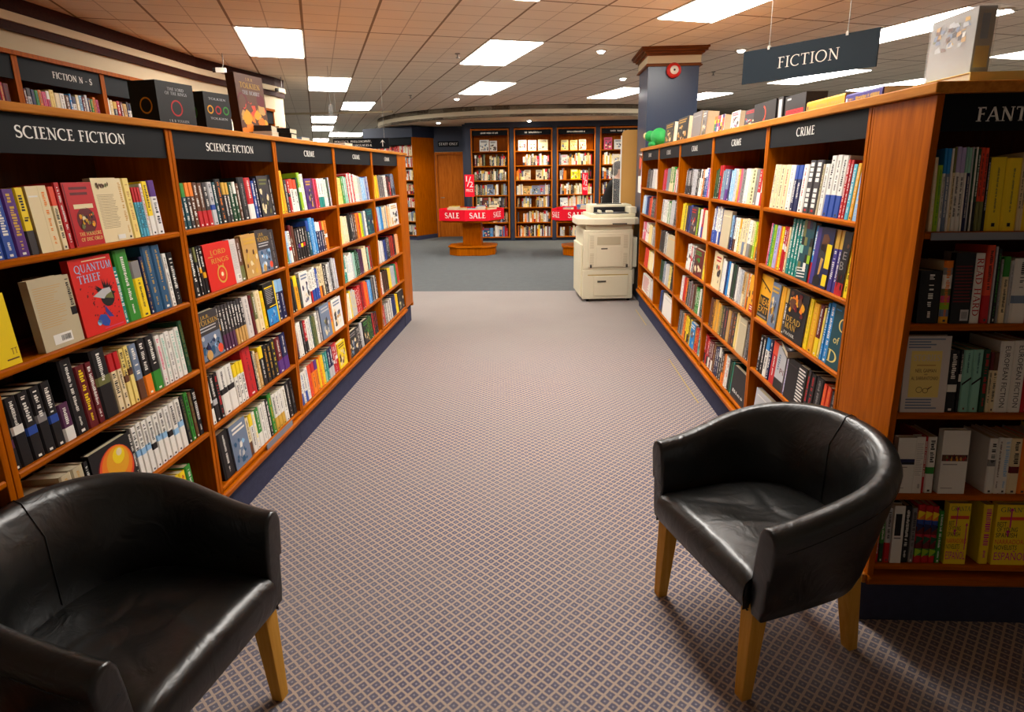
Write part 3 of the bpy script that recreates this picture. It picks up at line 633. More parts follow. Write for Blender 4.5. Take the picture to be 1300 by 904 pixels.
L15|0.030 0.070 navy .19 white p;0.070 0.115 black .19 white p;0.115 0.150 dgrey .2 white p;0.150 0.200 brown .19 gold p;0.200 0.240 black .2 grey p;0.240 0.280 maroon .19 white p;0.280 0.330 dgrey .19 white p;0.330 0.375 cream .19 red p;0.375 0.420 black .2 white p;0.420 0.460 dgreen .19 white p;0.460 0.510 black .19 grey p;0.510 0.560 brown .19 gold p;0.560 0.610 black .2 grey p;0.610 0.655 dgrey .19 white p;0.655 0.690 maroon .185 black p;0.690 0.730 yellow .2 black p;0.730 0.772 yellow .2 red p;0.772 0.815 green .205 lime m

"""
# ---------------------------------------------------------------- books
TILT = R(4.5)


def glyphs(mb, xc, s, ztop, zbot, col, rng, fine=True, y=-0.0005):
    z = ztop
    while z - s * 0.5 > zbot:
        if rng.random() < 0.15:
            z -= s * 0.5; continue
        w = s * rng.uniform(0.42, 0.66)
        x0, x1 = xc - s / 2, xc + s / 2
        # too small to read in the photograph: short bars stand for the print
        w = s * rng.uniform(0.16, 0.42)
        x0 += s * rng.choice((0, 0, 0.12)); x1 -= s * rng.choice((0, 0, 0.25))
        mb.quad((x0, y, z - w), (x1, y, z - w), (x1, y, z), (x0, y, z), col)
        z -= w + s * 0.16


def spine_book(t, h, d, col, acc, style, rng, fine=True, text=None):
    """local: x thickness, y depth (spine at y=0), z up"""
    c, a = COL[col], COL[acc]
    cv, pg = MB(), MB()
    bt = min(0.0022, t * 0.14); r = min(0.004, t * 0.2)
    bands = [(0, h, c)]
    if style == 't': bands = [(0, h * 0.7, c), (h * 0.7, h, a)]
    elif style == 'b': bands = [(0, h * 0.36, a), (h * 0.36, h, c)]
    elif style == 'm': k = rng.uniform(0.3, 0.5); bands = [(0, h * k, c), (h * k, h * (k + 0.12), a), (h * (k + 0.12), h, c)]
    elif style == 'z2':
        pal = [COL['red'], COL['green'], COL['maroon'], COL['multi'], COL['maroon'], COL['blue'], COL['orange'], COL['red']]
        bands = [(h * i / 8, h * (i + 1) / 8, pal[i]) for i in range(8)]
    elif style == 'lean': bands = [(0, h, c)] if col == 'black' else [(h * i / 9, h * (i + 1) / 9, COL[k]) for i, k in enumerate(['amber', 'slate', 'lime', 'pink', 'olive', 'white', 'white', 'grey', 'orange'])]
    ys = (r, 0.0, 0.0, r); xs = (0.0, t * 0.14, t * 0.86, t)
    for z0, z1, k in bands:
        for i in range(3):
            cv.quad((xs[i], ys[i], z0), (xs[i + 1], ys[i + 1], z0), (xs[i + 1], ys[i + 1], z1), (xs[i], ys[i], z1), k)
        cv.quad((0, d, z0), (0, r, z0), (0, r, z1), (0, d, z1), k if style in ('b', 't') else c)
        cv.quad((t, r, z0), (t, d, z0), (t, d, z1), (t, r, z1), k if style in ('b', 't') else c)
    for z, up in ((h, True), (0.0, False)):
        for poly in ([(0, r), (bt, r + bt), (bt, d), (0, d)], [(t - bt, r + bt), (t, r), (t, d), (t - bt, d)],
                     [(0, r), (xs[1], 0), (xs[1], r + bt), (bt, r + bt)], [(xs[1], 0), (xs[2], 0), (xs[2], r + bt), (xs[1], r + bt)],
                     [(xs[2], 0), (t, r), (t - bt, r + bt), (xs[2], r + bt)]):
            vs = [(x, y, z) for x, y in poly]
            cv.add(vs, [(0, 1, 2, 3) if up else (3, 2, 1, 0)], bands[-1][2] if up else bands[0][2])
    for x0, x1 in ((0, bt), (t - bt, t)):
        cv.quad((x1, d, 0), (x0, d, 0), (x0, d, h), (x1, d, h), c)
        xi = bt if x0 == 0 else t - bt
        cv.quad((xi, r + bt, 0), (xi, d, 0), (xi, d, h), (xi, r + bt, h), c)
    pg.box(bt, t - bt, r + bt, d - 0.004, 0.0005, h - 0.003)
    # printing on the spine
    s = min(t * 0.52, 0.017)
    def pale(k): return sum(k) / 3 > 0.28
    ink = a if style in ('p', 'lean') else (COL['white'] if not pale(c) else COL['black'])
    if text:
        polys, w = serif(text, s * 1.15, (h * 0.82) / max(1e-6, serif(text, s * 1.15)[1])) if 'READ' in text else sans(text, s * 0.95, 1.0)
        k = (h * 0.86) / w if w > h * 0.86 else 1.0
        xb = t / 2 + s * 0.5
        # reads top to bottom: text x runs down, text y runs towards +x... letters' tops face +x
        cv.flat(([(vx * k, vy) for vx, vy in polys[0]], polys[1]), lambda x, y: (t / 2 - s * 0.5 + y, -0.0006, h * 0.93 - x), a)
    elif style == 'grid':
        n = 9
        for i in range(n):
            if i == n // 2: continue
            z0 = h * (0.12 + 0.86 * i / n); cv.quad((t * 0.26, -0.0005, z0), (t * 0.74, -0.0005, z0), (t * 0.74, -0.0005, z0 + h * 0.07), (t * 0.26, -0.0005, z0 + h * 0.07), a)
        cv.quad((t * 0.35, -0.0005, h * 0.04), (t * 0.65, -0.0005, h * 0.04), (t * 0.65, -0.0005, h * 0.08), (t * 0.35, -0.0005, h * 0.08), COL['red'])
    elif style == 'd':
        cv.add([(t * 0.04, -0.0006, h * 0.43), (t * 0.96, -0.0006, h * 0.54), (t * 0.96, -0.0006, h * 0.575), (t * 0.04, -0.0006, h * 0.465)], [(0, 1, 2, 3)], COL['black'])
        glyphs(cv, t / 2, s * 0.35, h * 0.95, h * 0.62, COL['dteal'], rng, fine)
        cv.quad((t * 0.42, -0.0005, h * 0.04), (t * 0.58, -0.0005, h * 0.04), (t * 0.58, -0.0005, h * 0.075), (t * 0.42, -0.0005, h * 0.075), COL['brown'])
    elif style == 'z':
        glyphs(cv, t / 2, s * 0.32, h * 0.86, h * 0.24, COL['olive'], rng, fine)
        cv.quad((t * 0.4, -0.0005, h * 0.06), (t * 0.62, -0.0005, h * 0.06), (t * 0.62, -0.0005, h * 0.11), (t * 0.4, -0.0005, h * 0.11), COL['black'])
    elif style == 'z2':
        for i in range(4):
            z0 = h * (0.1 + 0.22 * i)
            cv.add([(0.001, -0.0005, z0), (t - 0.001, -0.0005, z0 + h * 0.09), (t - 0.001, -0.0005, z0 + h * 0.12), (0.001, -0.0005, z0 + h * 0.15)], [(0, 1, 2, 3)], COL['lime' if i == 0 else 'yellow' if i == 3 else 'dgreen' if i == 1 else 'navy'])
    elif t > 0.007:
        lo, hi = dict(t=(0.16, 0.66), b=(0.42, 0.93), m=(0.52, 0.94)).get(style, (0.28, 0.93))
        glyphs(cv, t / 2, s * rng.uniform(0.6, 1.0), h * hi, h * lo, ink, rng, fine)
        if style in ('p', 'lean') and t > 0.012: glyphs(cv, t / 2, s * 0.5, h * 0.23, h * 0.09, ink, rng, fine)
        if rng.random() < 0.6 and t > 0.012:
            cv.quad((t * 0.36, -0.0005, h * 0.025), (t * 0.64, -0.0005, h * 0.025), (t * 0.64, -0.0005, h * 0.06), (t * 0.36, -0.0005, h * 0.06), COL['white'] if not pale(c) else COL['dgrey'])
    return cv, pg


def face_book(w, h, t, col, acc, key, rng):
    """cover turned to the front; local: x across the cover, y into the shelf, z up"""
    c, a = COL[col], COL[acc]
    cv, pg = MB(), MB()
    bt = 0.002
    cv.box(0, w, 0, bt, 0, h, c); cv.box(0, w, t - bt, t, 0, h, c); cv.box(0, bt, bt, t - bt, 0, h, c)
    pg.box(bt, w - 0.003, bt, t - bt, 0.002, h - 0.003)
    lay = [0]
    def P(x, z):
        return (w * x, -0.0004 - 0.0002 * lay[0], h * z)
    def rect(x0, z0, x1, z1, k): cv.quad(P(x0, z0), P(x1, z0), P(x1, z1), P(x0, z1), COL[k] if isinstance(k, str) else k)
    def poly(pts, k): cv.add([P(*p) for p in pts], [tuple(range(len(pts)))], COL[k] if isinstance(k, str) else k)
    def disc(x, z, r, k, n=20, ry=None):
        ry = r * w / h if ry is None else ry
        poly([(x + r * math.cos(2 * PI * i / n), z + ry * math.sin(2 * PI * i / n)) for i in range(n)], k)
    def ring(x, z, r, wd, k, n=24):
        q = w / h
        for i in range(n):
            b0, b1 = 2 * PI * i / n, 2 * PI * (i + 1) / n
            poly([(x + r * math.cos(b0), z + r * q * math.sin(b0)), (x + (r + wd) * math.cos(b0), z + (r + wd) * q * math.sin(b0)),
                  (x + (r + wd) * math.cos(b1), z + (r + wd) * q * math.sin(b1)), (x + r * math.cos(b1), z + r * q * math.sin(b1))], k)
    def text(s_, x0, x1, z0, zh, k, f=serif):
        polys, tw = f(s_, 1.0)
        cv.flat(polys, lambda x, y: (w * (x0 + (x1 - x0) * x / tw), -0.0004 - 0.0002 * lay[0], h * (z0 + zh * y)), COL[k])
    def lines(x0, x1, z0, z1, n, k, frac=0.35, jag=0.2):
        for i in range(n):
            z = z1 - (z1 - z0) * i / n
            xe = x1 - (x1 - x0) * jag * rng.random()
            rect(x0, z - (z1 - z0) / n * frac, xe, z, k)
    def patches(x0, z0, x1, z1, n, pal, rad=0.12):
        for i in range(n):
            lay[0] = 1 + i * 0.5
            cx, cz = rng.uniform(x0, x1), rng.uniform(z0, z1); k = rng.choice(pal); m_ = rng.randrange(5, 9); r0 = rng.uniform(0.4, 1) * rad
            pts = [(min(x1 + .05, max(x0 - .05, cx + r0 * rng.uniform(.6, 1.2) * math.cos(2 * PI * j / m_))), min(z1 + .03, max(z0 - .03, cz + r0 * 0.8 * rng.uniform(.6, 1.2) * math.sin(2 * PI * j / m_)))) for j in range(m_)]
            poly(pts, k)
        lay[0] += 1
    if key == 'FOLKLORE':
        rect(0.03, 0.02, 0.06, 0.98, 'maroon'); rect(0.22, 0.59, 0.88, 0.66, 'cream')
        lines(0.2, 0.85, 0.76, 0.93, 2, 'maroon', 0.5, 0.1)
        disc(0.55, 0.4, 0.33, 'maroon'); patches(0.3, 0.3, 0.8, 0.5, 26, ['black', 'olive', 'amber', 'orange', 'cream', 'brown'], 0.07)
        text('THE FOLKLORE', 0.16, 0.92, 0.165, 0.055, 'butter'); text('OF DISCWORLD', 0.18, 0.92, 0.08, 0.055, 'butter')
    elif key == 'page':
        lines(0.1, 0.85, 0.2, 0.74, 22, 'brown', 0.22); patches(0.12, 0.84, 0.7, 0.92, 16, ['dgrey', 'olive', 'brown'], 0.05); rect(0.55, 0.03, 0.86, 0.1, 'white')
    elif key == 'TT':
        text('TT', 0.72, 0.94, 0.15, 0.085, 'maroon'); lines(0.5, 0.94, 0.06, 0.1, 1, 'brown', 0.5, 0); rect(0.0, 0.6, 0.3, 0.68, 'dgrey')
    elif key == 'back':
        lines(0.08, 0.9, 0.3, 0.88, 18, 'tan' if col == 'beige' else 'grey', 0.2, 0.4)
        rect(0.3, 0.06, 0.85, 0.2, 'white'); lay[0] = 1
        for i in range(16):
            x = 0.52 + i * 0.018; rect(x, 0.09, x + rng.uniform(0.005, 0.012), 0.17, 'black')
    elif key == 'QUANTUM':
        lines(0.3, 0.9, 0.945, 0.965, 1, 'cream', 0.6, 0.1)
        text('QUANTUM', 0.1, 0.97, 0.82, 0.1, 'sky'); text('THIEF', 0.12, 0.66, 0.685, 0.1, 'sky')
        for i in range(70):
            an = rng.uniform(0, 2 * PI); rr = rng.uniform(0.22, 0.5); k = 0.012 * rng.uniform(.5, 1.4)
            x, z = 0.6 + rr * math.cos(an), 0.5 + rr * 0.8 * math.sin(an)
            if 0.02 < x < 0.98 and 0.06 < z < 0.64: poly([(x - k, z), (x, z - k), (x + k * 2, z + k * .5), (x, z + k)], 'maroon')
        lay[0] = 1
        for i in range(22):
            an = rng.uniform(-0.2, 2.9); l = rng.uniform(0.18, 0.38)
            x, z = 0.68 + 0.1 * math.cos(an), 0.48 + 0.09 * math.sin(an); dx, dz = math.cos(an), math.sin(an) * .8
            poly([(x - dz * .02, z + dx * .02), (x + dz * .02, z - dx * .02), (x + dx * l * .5, z + dz * l * .5)], 'black')
        disc(0.7, 0.44, 0.17, 'black'); lay[0] = 2
        poly([(0.36, 0.49), (0.6, 0.43), (0.82, 0.48), (0.8, 0.56), (0.62, 0.56)], 'lgrey'); lay[0] = 3
        poly([(0.62, 0.44), (0.84, 0.4), (0.82, 0.5), (0.68, 0.47)], 'olive')
        poly([(0.58, 0.34), (0.7, 0.2), (0.74, 0.16), (0.62, 0.18), (0.56, 0.26)], 'indigo')
        poly([(0.32, 0.16), (0.42, 0.24), (0.56, 0.22), (0.62, 0.12), (0.56, 0.06), (0.46, 0.08)], 'blue'); disc(0.36, 0.14, 0.05, 'sky')
        lines(0.45, 0.93, 0.025, 0.05, 1, 'pink', 0.5, 0)
    elif key == 'SUN':
        for r0, k in ((0.46, 'maroon'), (0.43, 'vermil'), (0.38, 'orange'), (0.28, 'amber'), (0.15, 'yellow'), (0.07, 'cream')):
            disc(0.55 + (0.46 - r0) * 0.35, 0.5 + (0.46 - r0) * 0.7, r0, k, 28); lay[0] += 1
    elif key == 'LOTR':
        text('LORD', 0.22, 0.8, 0.755, 0.1, 'gold'); text('RINGS', 0.2, 0.86, 0.575, 0.1, 'gold'); lines(0.12, 0.3, 0.7, 0.73, 1, 'gold', .6, 0)
        ring(0.52, 0.31, 0.145, 0.035, 'gold'); lay[0] = 1
        disc(0.52, 0.31, 0.1, 'vermil'); lay[0] = 2; disc(0.52, 0.31, 0.045, 'cream')
        for sx in (-1, 1):
            pts = [(0.52 + sx * 0.12, 0.44), (0.52 + sx * 0.08, 0.49), (0.52 + sx * 0.1, 0.54)]
            for p, q in zip(pts, pts[1:]): poly([(p[0] - .012, p[1]), (p[0] + .012, p[1]), (q[0] + .012, q[1]), (q[0] - .012, q[1])], 'gold')
    elif key == 'TOLKIEN':
        rect(0.04, 0.03, 0.97, 0.54, 'slate'); patches(0.1, 0.08, 0.9, 0.5, 26, ['sky', 'navy', 'white', 'slate', 'black', 'lgrey', 'steel'], 0.12)
        text('J.R.R.', 0.2, 0.6, 0.86, 0.07, 'gold', sans); text('TOLKIEN', 0.08, 0.94, 0.735, 0.095, 'gold')
        lines(0.1, 0.92, 0.58, 0.7, 2, 'lgrey', 0.4, 0.15)
        disc(0.83, 0.16, 0.12, 'vermil'); disc(0.3, 0.12, 0.13, 'tan')
    elif key == 'YB':
        rect(0.9, 0, 1, 1, 'yellow'); rect(0.02, 0.02, 0.88, 0.4, 'azure'); rect(0.3, 0.43, 0.9, 0.45, 'yellow')
        lines(0.14, 0.8, 0.5, 0.86, 9, 'lgrey', 0.3, 0.4); rect(0.1, 0.88, 0.8, 0.91, 'yellow'); lay[0] = 1; patches(0.15, 0.06, 0.75, 0.34, 12, ['sky', 'azure', 'blue'], 0.1)
    elif key == 'NEAR':
        for i in range(11): rect(0.02 + 0.01 * i, 0.05 + 0.045 * i, 0.98 - 0.012 * i, 0.095 + 0.045 * i, 'black')
        lay[0] = 1
        text('NEAR', 0.16, 0.98, 0.35, 0.15, 'amber', sans); text('EXIT', 0.08, 0.9, 0.17, 0.15, 'amber', sans); lines(0.05, 0.9, 0.06, 0.12, 1, 'grey', 0.7, 0.1)
        poly([(0.0, 0.86), (0.9, 0.66), (0.9, 0.7), (0.0, 0.9)], 'black'); disc(0.42, 0.72, 0.04, 'black')
    elif key == 'DEAD':
        patches(0.15, 0.55, 0.85, 0.93, 24, ['vermil', 'orange', 'maroon', 'amber', 'brown', 'gold'], 0.14)
        text('DEAD', 0.06, 0.8, 0.34, 0.115, 'gold'); text('MAN', 0.06, 0.62, 0.2, 0.115, 'gold'); text('FRANK', 0.06, 0.62, 0.07, 0.06, 'white')
    elif key == 'Cof':
        text('C', 0.5, 0.98, 0.62, 0.2, 'butter'); text('of', 0.28, 0.72, 0.4, 0.12, 'butter', sans); text('D', 0.05, 0.75, 0.08, 0.2, 'butter'); lines(0.1, 0.5, 0.9, 0.94, 1, 'azure', .5, 0)
    elif key == 'PI':
        rect(0, 0, 1, 0.24, 'black'); text('PI', 0.5, 0.92, 0.4, 0.12, 'maroon', sans); glyphs(cv, w * 0.3, w * 0.22, h * 0.92, h * 0.4, COL['slate'], rng, True, -0.001)
    elif key == 'BE':
        rect(0, 0, 1, 0.2, 'red'); text('B', 0.1, 0.6, 0.4, 0.13, 'grey', sans); text('E', 0.3, 0.75, 0.57, 0.12, 'grey', sans); disc(0.7, 0.78, 0.14, 'brown'); lay[0] = 1; patches(0.1, 0.12, 0.8, 0.3, 6, ['maroon', 'black'], .12)
    elif key == 'fig':
        rect(0.0, 0.02, 0.24, 0.98, 'indigo'); lay[0] = 1
        poly([(0.34, 0.62), (0.72, 0.58), (0.8, 0.82), (0.62, 0.9), (0.4, 0.88)], 'brown'); poly([(0.3, 0.48), (0.7, 0.5), (0.68, 0.74), (0.34, 0.72)], 'dgrey')
        poly([(0.42, 0.2), (0.52, 0.22), (0.62, 0.48), (0.46, 0.5)], 'tan'); poly([(0.2, 0.02), (0.6, 0.02), (0.66, 0.14), (0.4, 0.22), (0.2, 0.14)], 'black')
        lay[0] = 2; rect(0.7, 0.34, 0.98, 0.74, 'yellow'); rect(0.72, 0.05, 0.98, 0.24, 'yellow')
    elif key == 'blocks':
        for i in range(18):
            x, z = rng.randrange(4) / 4, rng.randrange(7) / 7; lay[0] = i * .3; rect(x + .02, z + .02, x + .27, z + .16, rng.choice(['dteal', 'olive', 'navy', 'lime', 'maroon', 'white', 'azure', 'mint', 'black']))
        lay[0] = 6
        for i in range(4): poly([(0.05, 0.03 + .05 * i), (0.8, 0.06 + .05 * i), (0.8, 0.08 + .05 * i), (0.05, 0.05 + .05 * i)], 'white')
    elif key == 'STORIES':
        lines(0.06, 0.94, 0.83, 0.97, 4, 'slate', 0.5, 0.5); lines(0.1, 0.9, 0.03, 0.18, 4, 'slate', 0.5, 0.3)
        rect(0.14, 0.2, 0.82, 0.81, 'butter'); lay[0] = 1
        text('STORIES', 0.2, 0.78, 0.68, 0.08, 'paper'); lines(0.28, 0.7, 0.6, 0.63, 1, 'tan', .5, 0)
        text('NEIL GAIMAN', 0.26, 0.72, 0.53, 0.045, 'maroon', sans); text('AND', 0.46, 0.54, 0.495, 0.02, 'maroon', sans); text('AL SARRANTONIO', 0.18, 0.78, 0.43, 0.045, 'maroon', sans)
        ring(0.38, 0.3, 0.06, 0.012, 'brown'); ring(0.52, 0.29, 0.05, 0.012, 'brown'); poly([(0.57, 0.3), (0.66, 0.34), (0.66, 0.35), (0.57, 0.32)], 'brown')
    elif key == 'band':
        rect(0.02, 0.52, 0.98, 0.62, acc); lay[0] = 1
        if acc == 'brown': patches(0.06, 0.535, 0.94, 0.605, 26, ['olive', 'maroon', 'amber', 'tan', 'black', 'red'], 0.05)
        else: rect(0.3, 0.53, 0.98, 0.56, 'black')
        lines(0.06, 0.6, 0.45, 0.48, 1, 'grey', .5, 0); lines(0.06, 0.5, 0.08, 0.1, 1, 'grey', .5, 0)
    elif key == 'plate': rect(0.15, 0.48, 0.75, 0.86, 'black'); lines(0.15, 0.8, 0.4, 0.45, 1, 'grey', .5, 0)
    elif key == 'stripes':
        lines(0.05, 0.95, 0.28, 0.82, 12, 'maroon', 0.4, 0.1); rect(0.5, 0.04, 0.92, 0.2, 'lgrey'); lay[0] = 1
        for i in range(12): rect(0.56 + i * .026, 0.07, 0.566 + i * .026 + .004, 0.17, 'black')
    elif key == 'GRANTA':
        text('GRANTA', 0.1, 0.95, 0.88, 0.075, 'olive'); lines(0.1, 0.95, 0.74, 0.8, 1, 'vermil', .9, 0)
        for s_, z, k, x0, x1 in (('BEST', 0.64, 'black', .05, .3), ('OF YOUNG', 0.555, 'black', .06, .62), ('SPANISH', 0.46, 'black', .04, .62), ('NARRADORES', 0.35, 'vermil', .04, .96), ('NOVELISTS', 0.255, 'black', .04, .66), ('ESPAÑOL', 0.08, 'magenta', .06, .96)):
            text(s_, x0, x1, z, 0.13 if s_ == 'ESPAÑOL' else 0.075, k, sans)
        lay[0] = 1
        for x, z0, z1 in ((0.38, 0.62, 0.92), (0.86, 0.24, 0.66), (0.34, 0.48, 0.56)):
            rect(x, z0, x + 0.04, z1, 'magenta'); poly([(x - .05, z1 - .02), (x + .09, z1 - .02), (x + .02, z1 + .03)], 'magenta')
    elif key == 'lines': lines(0.08, 0.92, 0.1, 0.92, 11, acc, 0.5, 0.3)
    elif key == 'tag':
        rect(0.4, 0.02, 0.98, 0.22, 'red'); lay[0] = 1; lines(0.5, 0.9, 0.06, 0.18, 2, 'white', .4, 0); lay[0] = 0; patches(.1, .3, .9, .9, 8, ['orange', 'amber', 'brown'], .15)
    elif key == 'Bles': text('Bles', 0.12, 0.75, 0.2, 0.1, 'white', sans); rect(0, 0.0, 1, 0.05, 'brown')
    elif key == 'plain': lines(0.1, 0.85, 0.8, 0.86, 1, acc, .4, 0)
    else:
        rng2 = rng
        pal = [acc, col, rng.choice(['slate', 'brown', 'navy', 'tan', 'olive']), 'dgrey', 'cream'] if key == 'art' else [acc, 'tan', 'brown', 'gold', 'cream'] if key == 'art2' else ['sky', 'slate', 'white', 'lgrey', 'steel', 'dgrey']
        patches(0.12, 0.1, 0.88, 0.66, 20, pal, 0.14)
        lines(0.12, 0.9, 0.74, 0.92, 2, acc, 0.5, 0.2)
    return cv, pg


CAM = Vector((0, 0, 1.62))
CAM_R = None   # filled below


def cam_axes():
    y = Vector((689 - 650, 217 - 406.5, 760)).normalized()
    u = -Vector((697 - 650, 3436 - 406.5, 760)).normalized()
    u = (u - y * u.dot(y)).normalized()
    x = y.cross(u)
    if x.x < 0: x = -x
    return x, y, u


AX, AY, AU = cam_axes()


def project(p):
    d = Vector(p) - CAM
    c = AX * d.x + AY * d.y + AU * d.z
    return (650 + 760 * c.x / c.z, 406.5 + 760 * c.y / c.z, c.z)


# which bay, how it is found
UNIT = {}
for i, y in enumerate((1.43, 2.385, 3.335, 4.29, 5.25)): UNIT['L%d' % (i + 1)] = (Vector((-1.465, y, 0)), PI / 2, (0.953, 0.948, 0.953, 0.958, 0.958)[i], (1.405, 1.115, .822, .532, .235))
for i, (y0, y1) in enumerate(((2.265, 3.26), (3.26, 4.27), (4.27, 5.28), (5.28, 6.22), (6.22, 7.25))): UNIT['R%d' % (i + 1)] = (Vector((1.15, y1, 0)), -PI / 2, y1 - y0 - 0.002, (1.42, 1.125, .83, .545, .25))
UNIT['E1'] = (Vector((1.15, 1.91, 0)), 0.0, 0.715, (1.42, 1.127, .823, .525, .25))
BAYNAME = dict(L1='science fiction bay behind the armchair', L2='science fiction bay next to crime', L3='crime bay next to science fiction', L4='second crime bay past science fiction', L5='last crime bay past science fiction',
               R1='crime bay beside the wood panel', R2='second crime bay from wood panel', R3='third crime bay from wood panel', R4='fourth crime bay from wood panel', R5='crime bay nearest the copier', E1='case facing the armchair')
SHELFNAME = ['top shelf', 'second shelf', 'third shelf', 'fourth shelf', 'bottom shelf']
ORD = ['first', 'second', 'third', 'fourth', 'fifth', 'sixth', 'seventh', 'eighth', 'ninth', 'tenth', 'eleventh', 'twelfth', 'thirteenth', 'fourteenth', 'fifteenth', 'sixteenth', 'seventeenth', 'eighteenth', 'nineteenth', 'twentieth', 'twenty-first', 'twenty-second', 'twenty-third', 'twenty-fourth', 'twenty-fifth', 'twenty-sixth', 'twenty-seventh', 'twenty-eighth', 'twenty-ninth', 'thirtieth', 'thirty-first', 'thirty-second', 'thirty-third', 'thirty-fourth', 'thirty-fifth']

ALLBOOKS = []   # dicts
for ln in SHELF_DATA.strip().splitlines():
    sid, ents = ln.split('|')
    bay, sh = sid[0] + sid[1], int(sid[2]) - 1
    org, rz, W, zs = UNIT[bay]
    rng = random.Random(sid)
    row = []
    for e in ents.split(';'):
        p = e.split(' ')
        a, b_, col, h, acc, style = float(p[0]), float(p[1]), p[2], float(p[3]), p[4], ' '.join(p[5:])
        w = b_ - a
        if not style.startswith('F') and w > 0.062 and bay not in ('L1', 'L2', 'R1', 'E1'):
            n = max(2, round(w / 0.036))
            cuts = sorted(rng.uniform(0.8, 1.2) for _ in range(n)); tot = sum(cuts); x = a
            for k, q in enumerate(cuts):
                c2, a2 = (col, acc) if k % 2 == 0 or rng.random() < 0.5 else (acc, col)
                wq = w * q / tot
                row.append(dict(u=x, w=wq, col=c2, h=h * rng.uniform(0.94, 1.05), acc=a2 if a2 != c2 else 'white', style='p' if k % 2 else style)); x += wq
        else:
            row.append(dict(u=a, w=w, col=col, h=h * rng.uniform(0.985, 1.015), acc=acc, style=style))
    for i, bk in enumerate(row):
        bk.update(bay=bay, sh=sh, i=i, n=len(row), prev=row[i - 1]['col'] if i else None, next=row[i + 1]['col'] if i + 1 < len(row) else None, rng=random.Random('%s%d' % (sid, i)))
        ALLBOOKS.append(bk)


def book_matrix(bk):
    org, rz, W, zs = UNIT[bk['bay']]
    face = bk['style'].startswith('F')
    lean = TILT
    y0 = 0.014 if not face else 0.0095
    z0 = zs[bk['sh']] - math.tan(TILT) * y0 + 0.0012
    m_ = Matrix.Translation(org) @ Matrix.Rotation(rz, 4, 'Z') @ Matrix.Translation((bk['u'] + 0.0004, y0, z0)) @ Matrix.Rotation(-lean, 4, 'X')
    return m_


for bk in ALLBOOKS:
    m_ = book_matrix(bk)
    c = m_ @ Vector((bk['w'] / 2, 0, bk['h'] / 2))
    px = [project(m_ @ Vector(q)) for q in ((0, 0, 0), (bk['w'], 0, 0), (bk['w'], 0, bk['h']), (0, 0, bk['h']))]
    ar = abs(sum(px[i][0] * px[(i + 1) % 4][1] - px[(i + 1) % 4][0] * px[i][1] for i in range(4))) / 2
    cx, cy = sum(p[0] for p in px) / 4, sum(p[1] for p in px) / 4
    hid = not (-4 < cx < 1302 and cy < 811)
    # tucked behind the armchairs
    if bk['bay'] == 'L1' and cy > 628 + abs(cx - 170) * 0.25 - 40: hid = True
    if bk['bay'] == 'R1' and cy > 505: hid = True
    bk['area'] = 0 if hid else ar
    bk['m'] = m_
ranked = sorted(ALLBOOKS, key=lambda b: -b['area'])
for k, bk in enumerate(ranked): bk['own'] = k < 300 and bk['area'] > 0


def make_book(bk, fine=True):
    rng = bk['rng']; st = bk['style']; w, h = bk['w'] - 0.0008, bk['h']
    if st.startswith('F'):
        return face_book(w, h, 0.026 if bk['bay'] != 'L2' else 0.03, bk['col'], bk['acc'], st[2:] if len(st) > 1 else 'plain', rng)
    if st.startswith('T:'):
        return spine_book(w, h, 0.15, bk['col'], bk['acc'], 'p', rng, fine, st[2:])
    return spine_book(w, h, rng.uniform(0.125, 0.145) if h < 0.235 else 0.155, bk['col'], bk['acc'], st, rng, fine)


FACEWORD = dict(FOLKLORE='folklore title and round picture on front cover', page='printed back cover facing out', TT='face out, maroon letters at its foot', back='back cover and barcode facing out', QUANTUM='space ship and blue title on front cover',
                SUN='glowing orange sun on front cover', LOTR='gold ring emblem on front cover', TOLKIEN='grey-blue picture and orange sticker on front cover', YB='yellow edges and blue block on front cover', NEAR='big amber title on front cover',
                DEAD='fiery picture and gold title on front cover', Cof='big cream letters on front cover', PI='grey cover with black foot facing out', BE='big grey letters and red foot', fig='brown figure on front cover', blocks='patchwork of coloured blocks on cover',
                STORIES='cream panel and spectacles on front cover', band='white cover with picture band facing out', plate='white cover with black square facing out', stripes='dark red lines and barcode facing out', GRANTA='magenta and black lettering on front cover',
                lines='lined cover facing out', tag='red sticker on its cover', Bles='white word on black cover', plain='plain cover facing out')
STYLEWORD = dict(t='{a} top', b='{a} lower end', m='{a} middle band', grid='white squares', d='black slash', z='tiny black logo', z2='coloured chevrons', p='{a} lettering', lean='{a} lettering')


def look(bk):
    st = bk['style']
    if st.startswith('T:'): return 'white book with tall %s title %s' % (cn(bk['acc']), 'read hard' if 'READ' in st else 'european fiction')
    if st.startswith('F'):
        return '%s book, %s' % (cn(bk['col']), FACEWORD.get(st[2:], 'picture cover facing out'))
    return '%s book with %s' % (cn(bk['col']), STYLEWORD[st].format(a=cn(bk['acc'])))


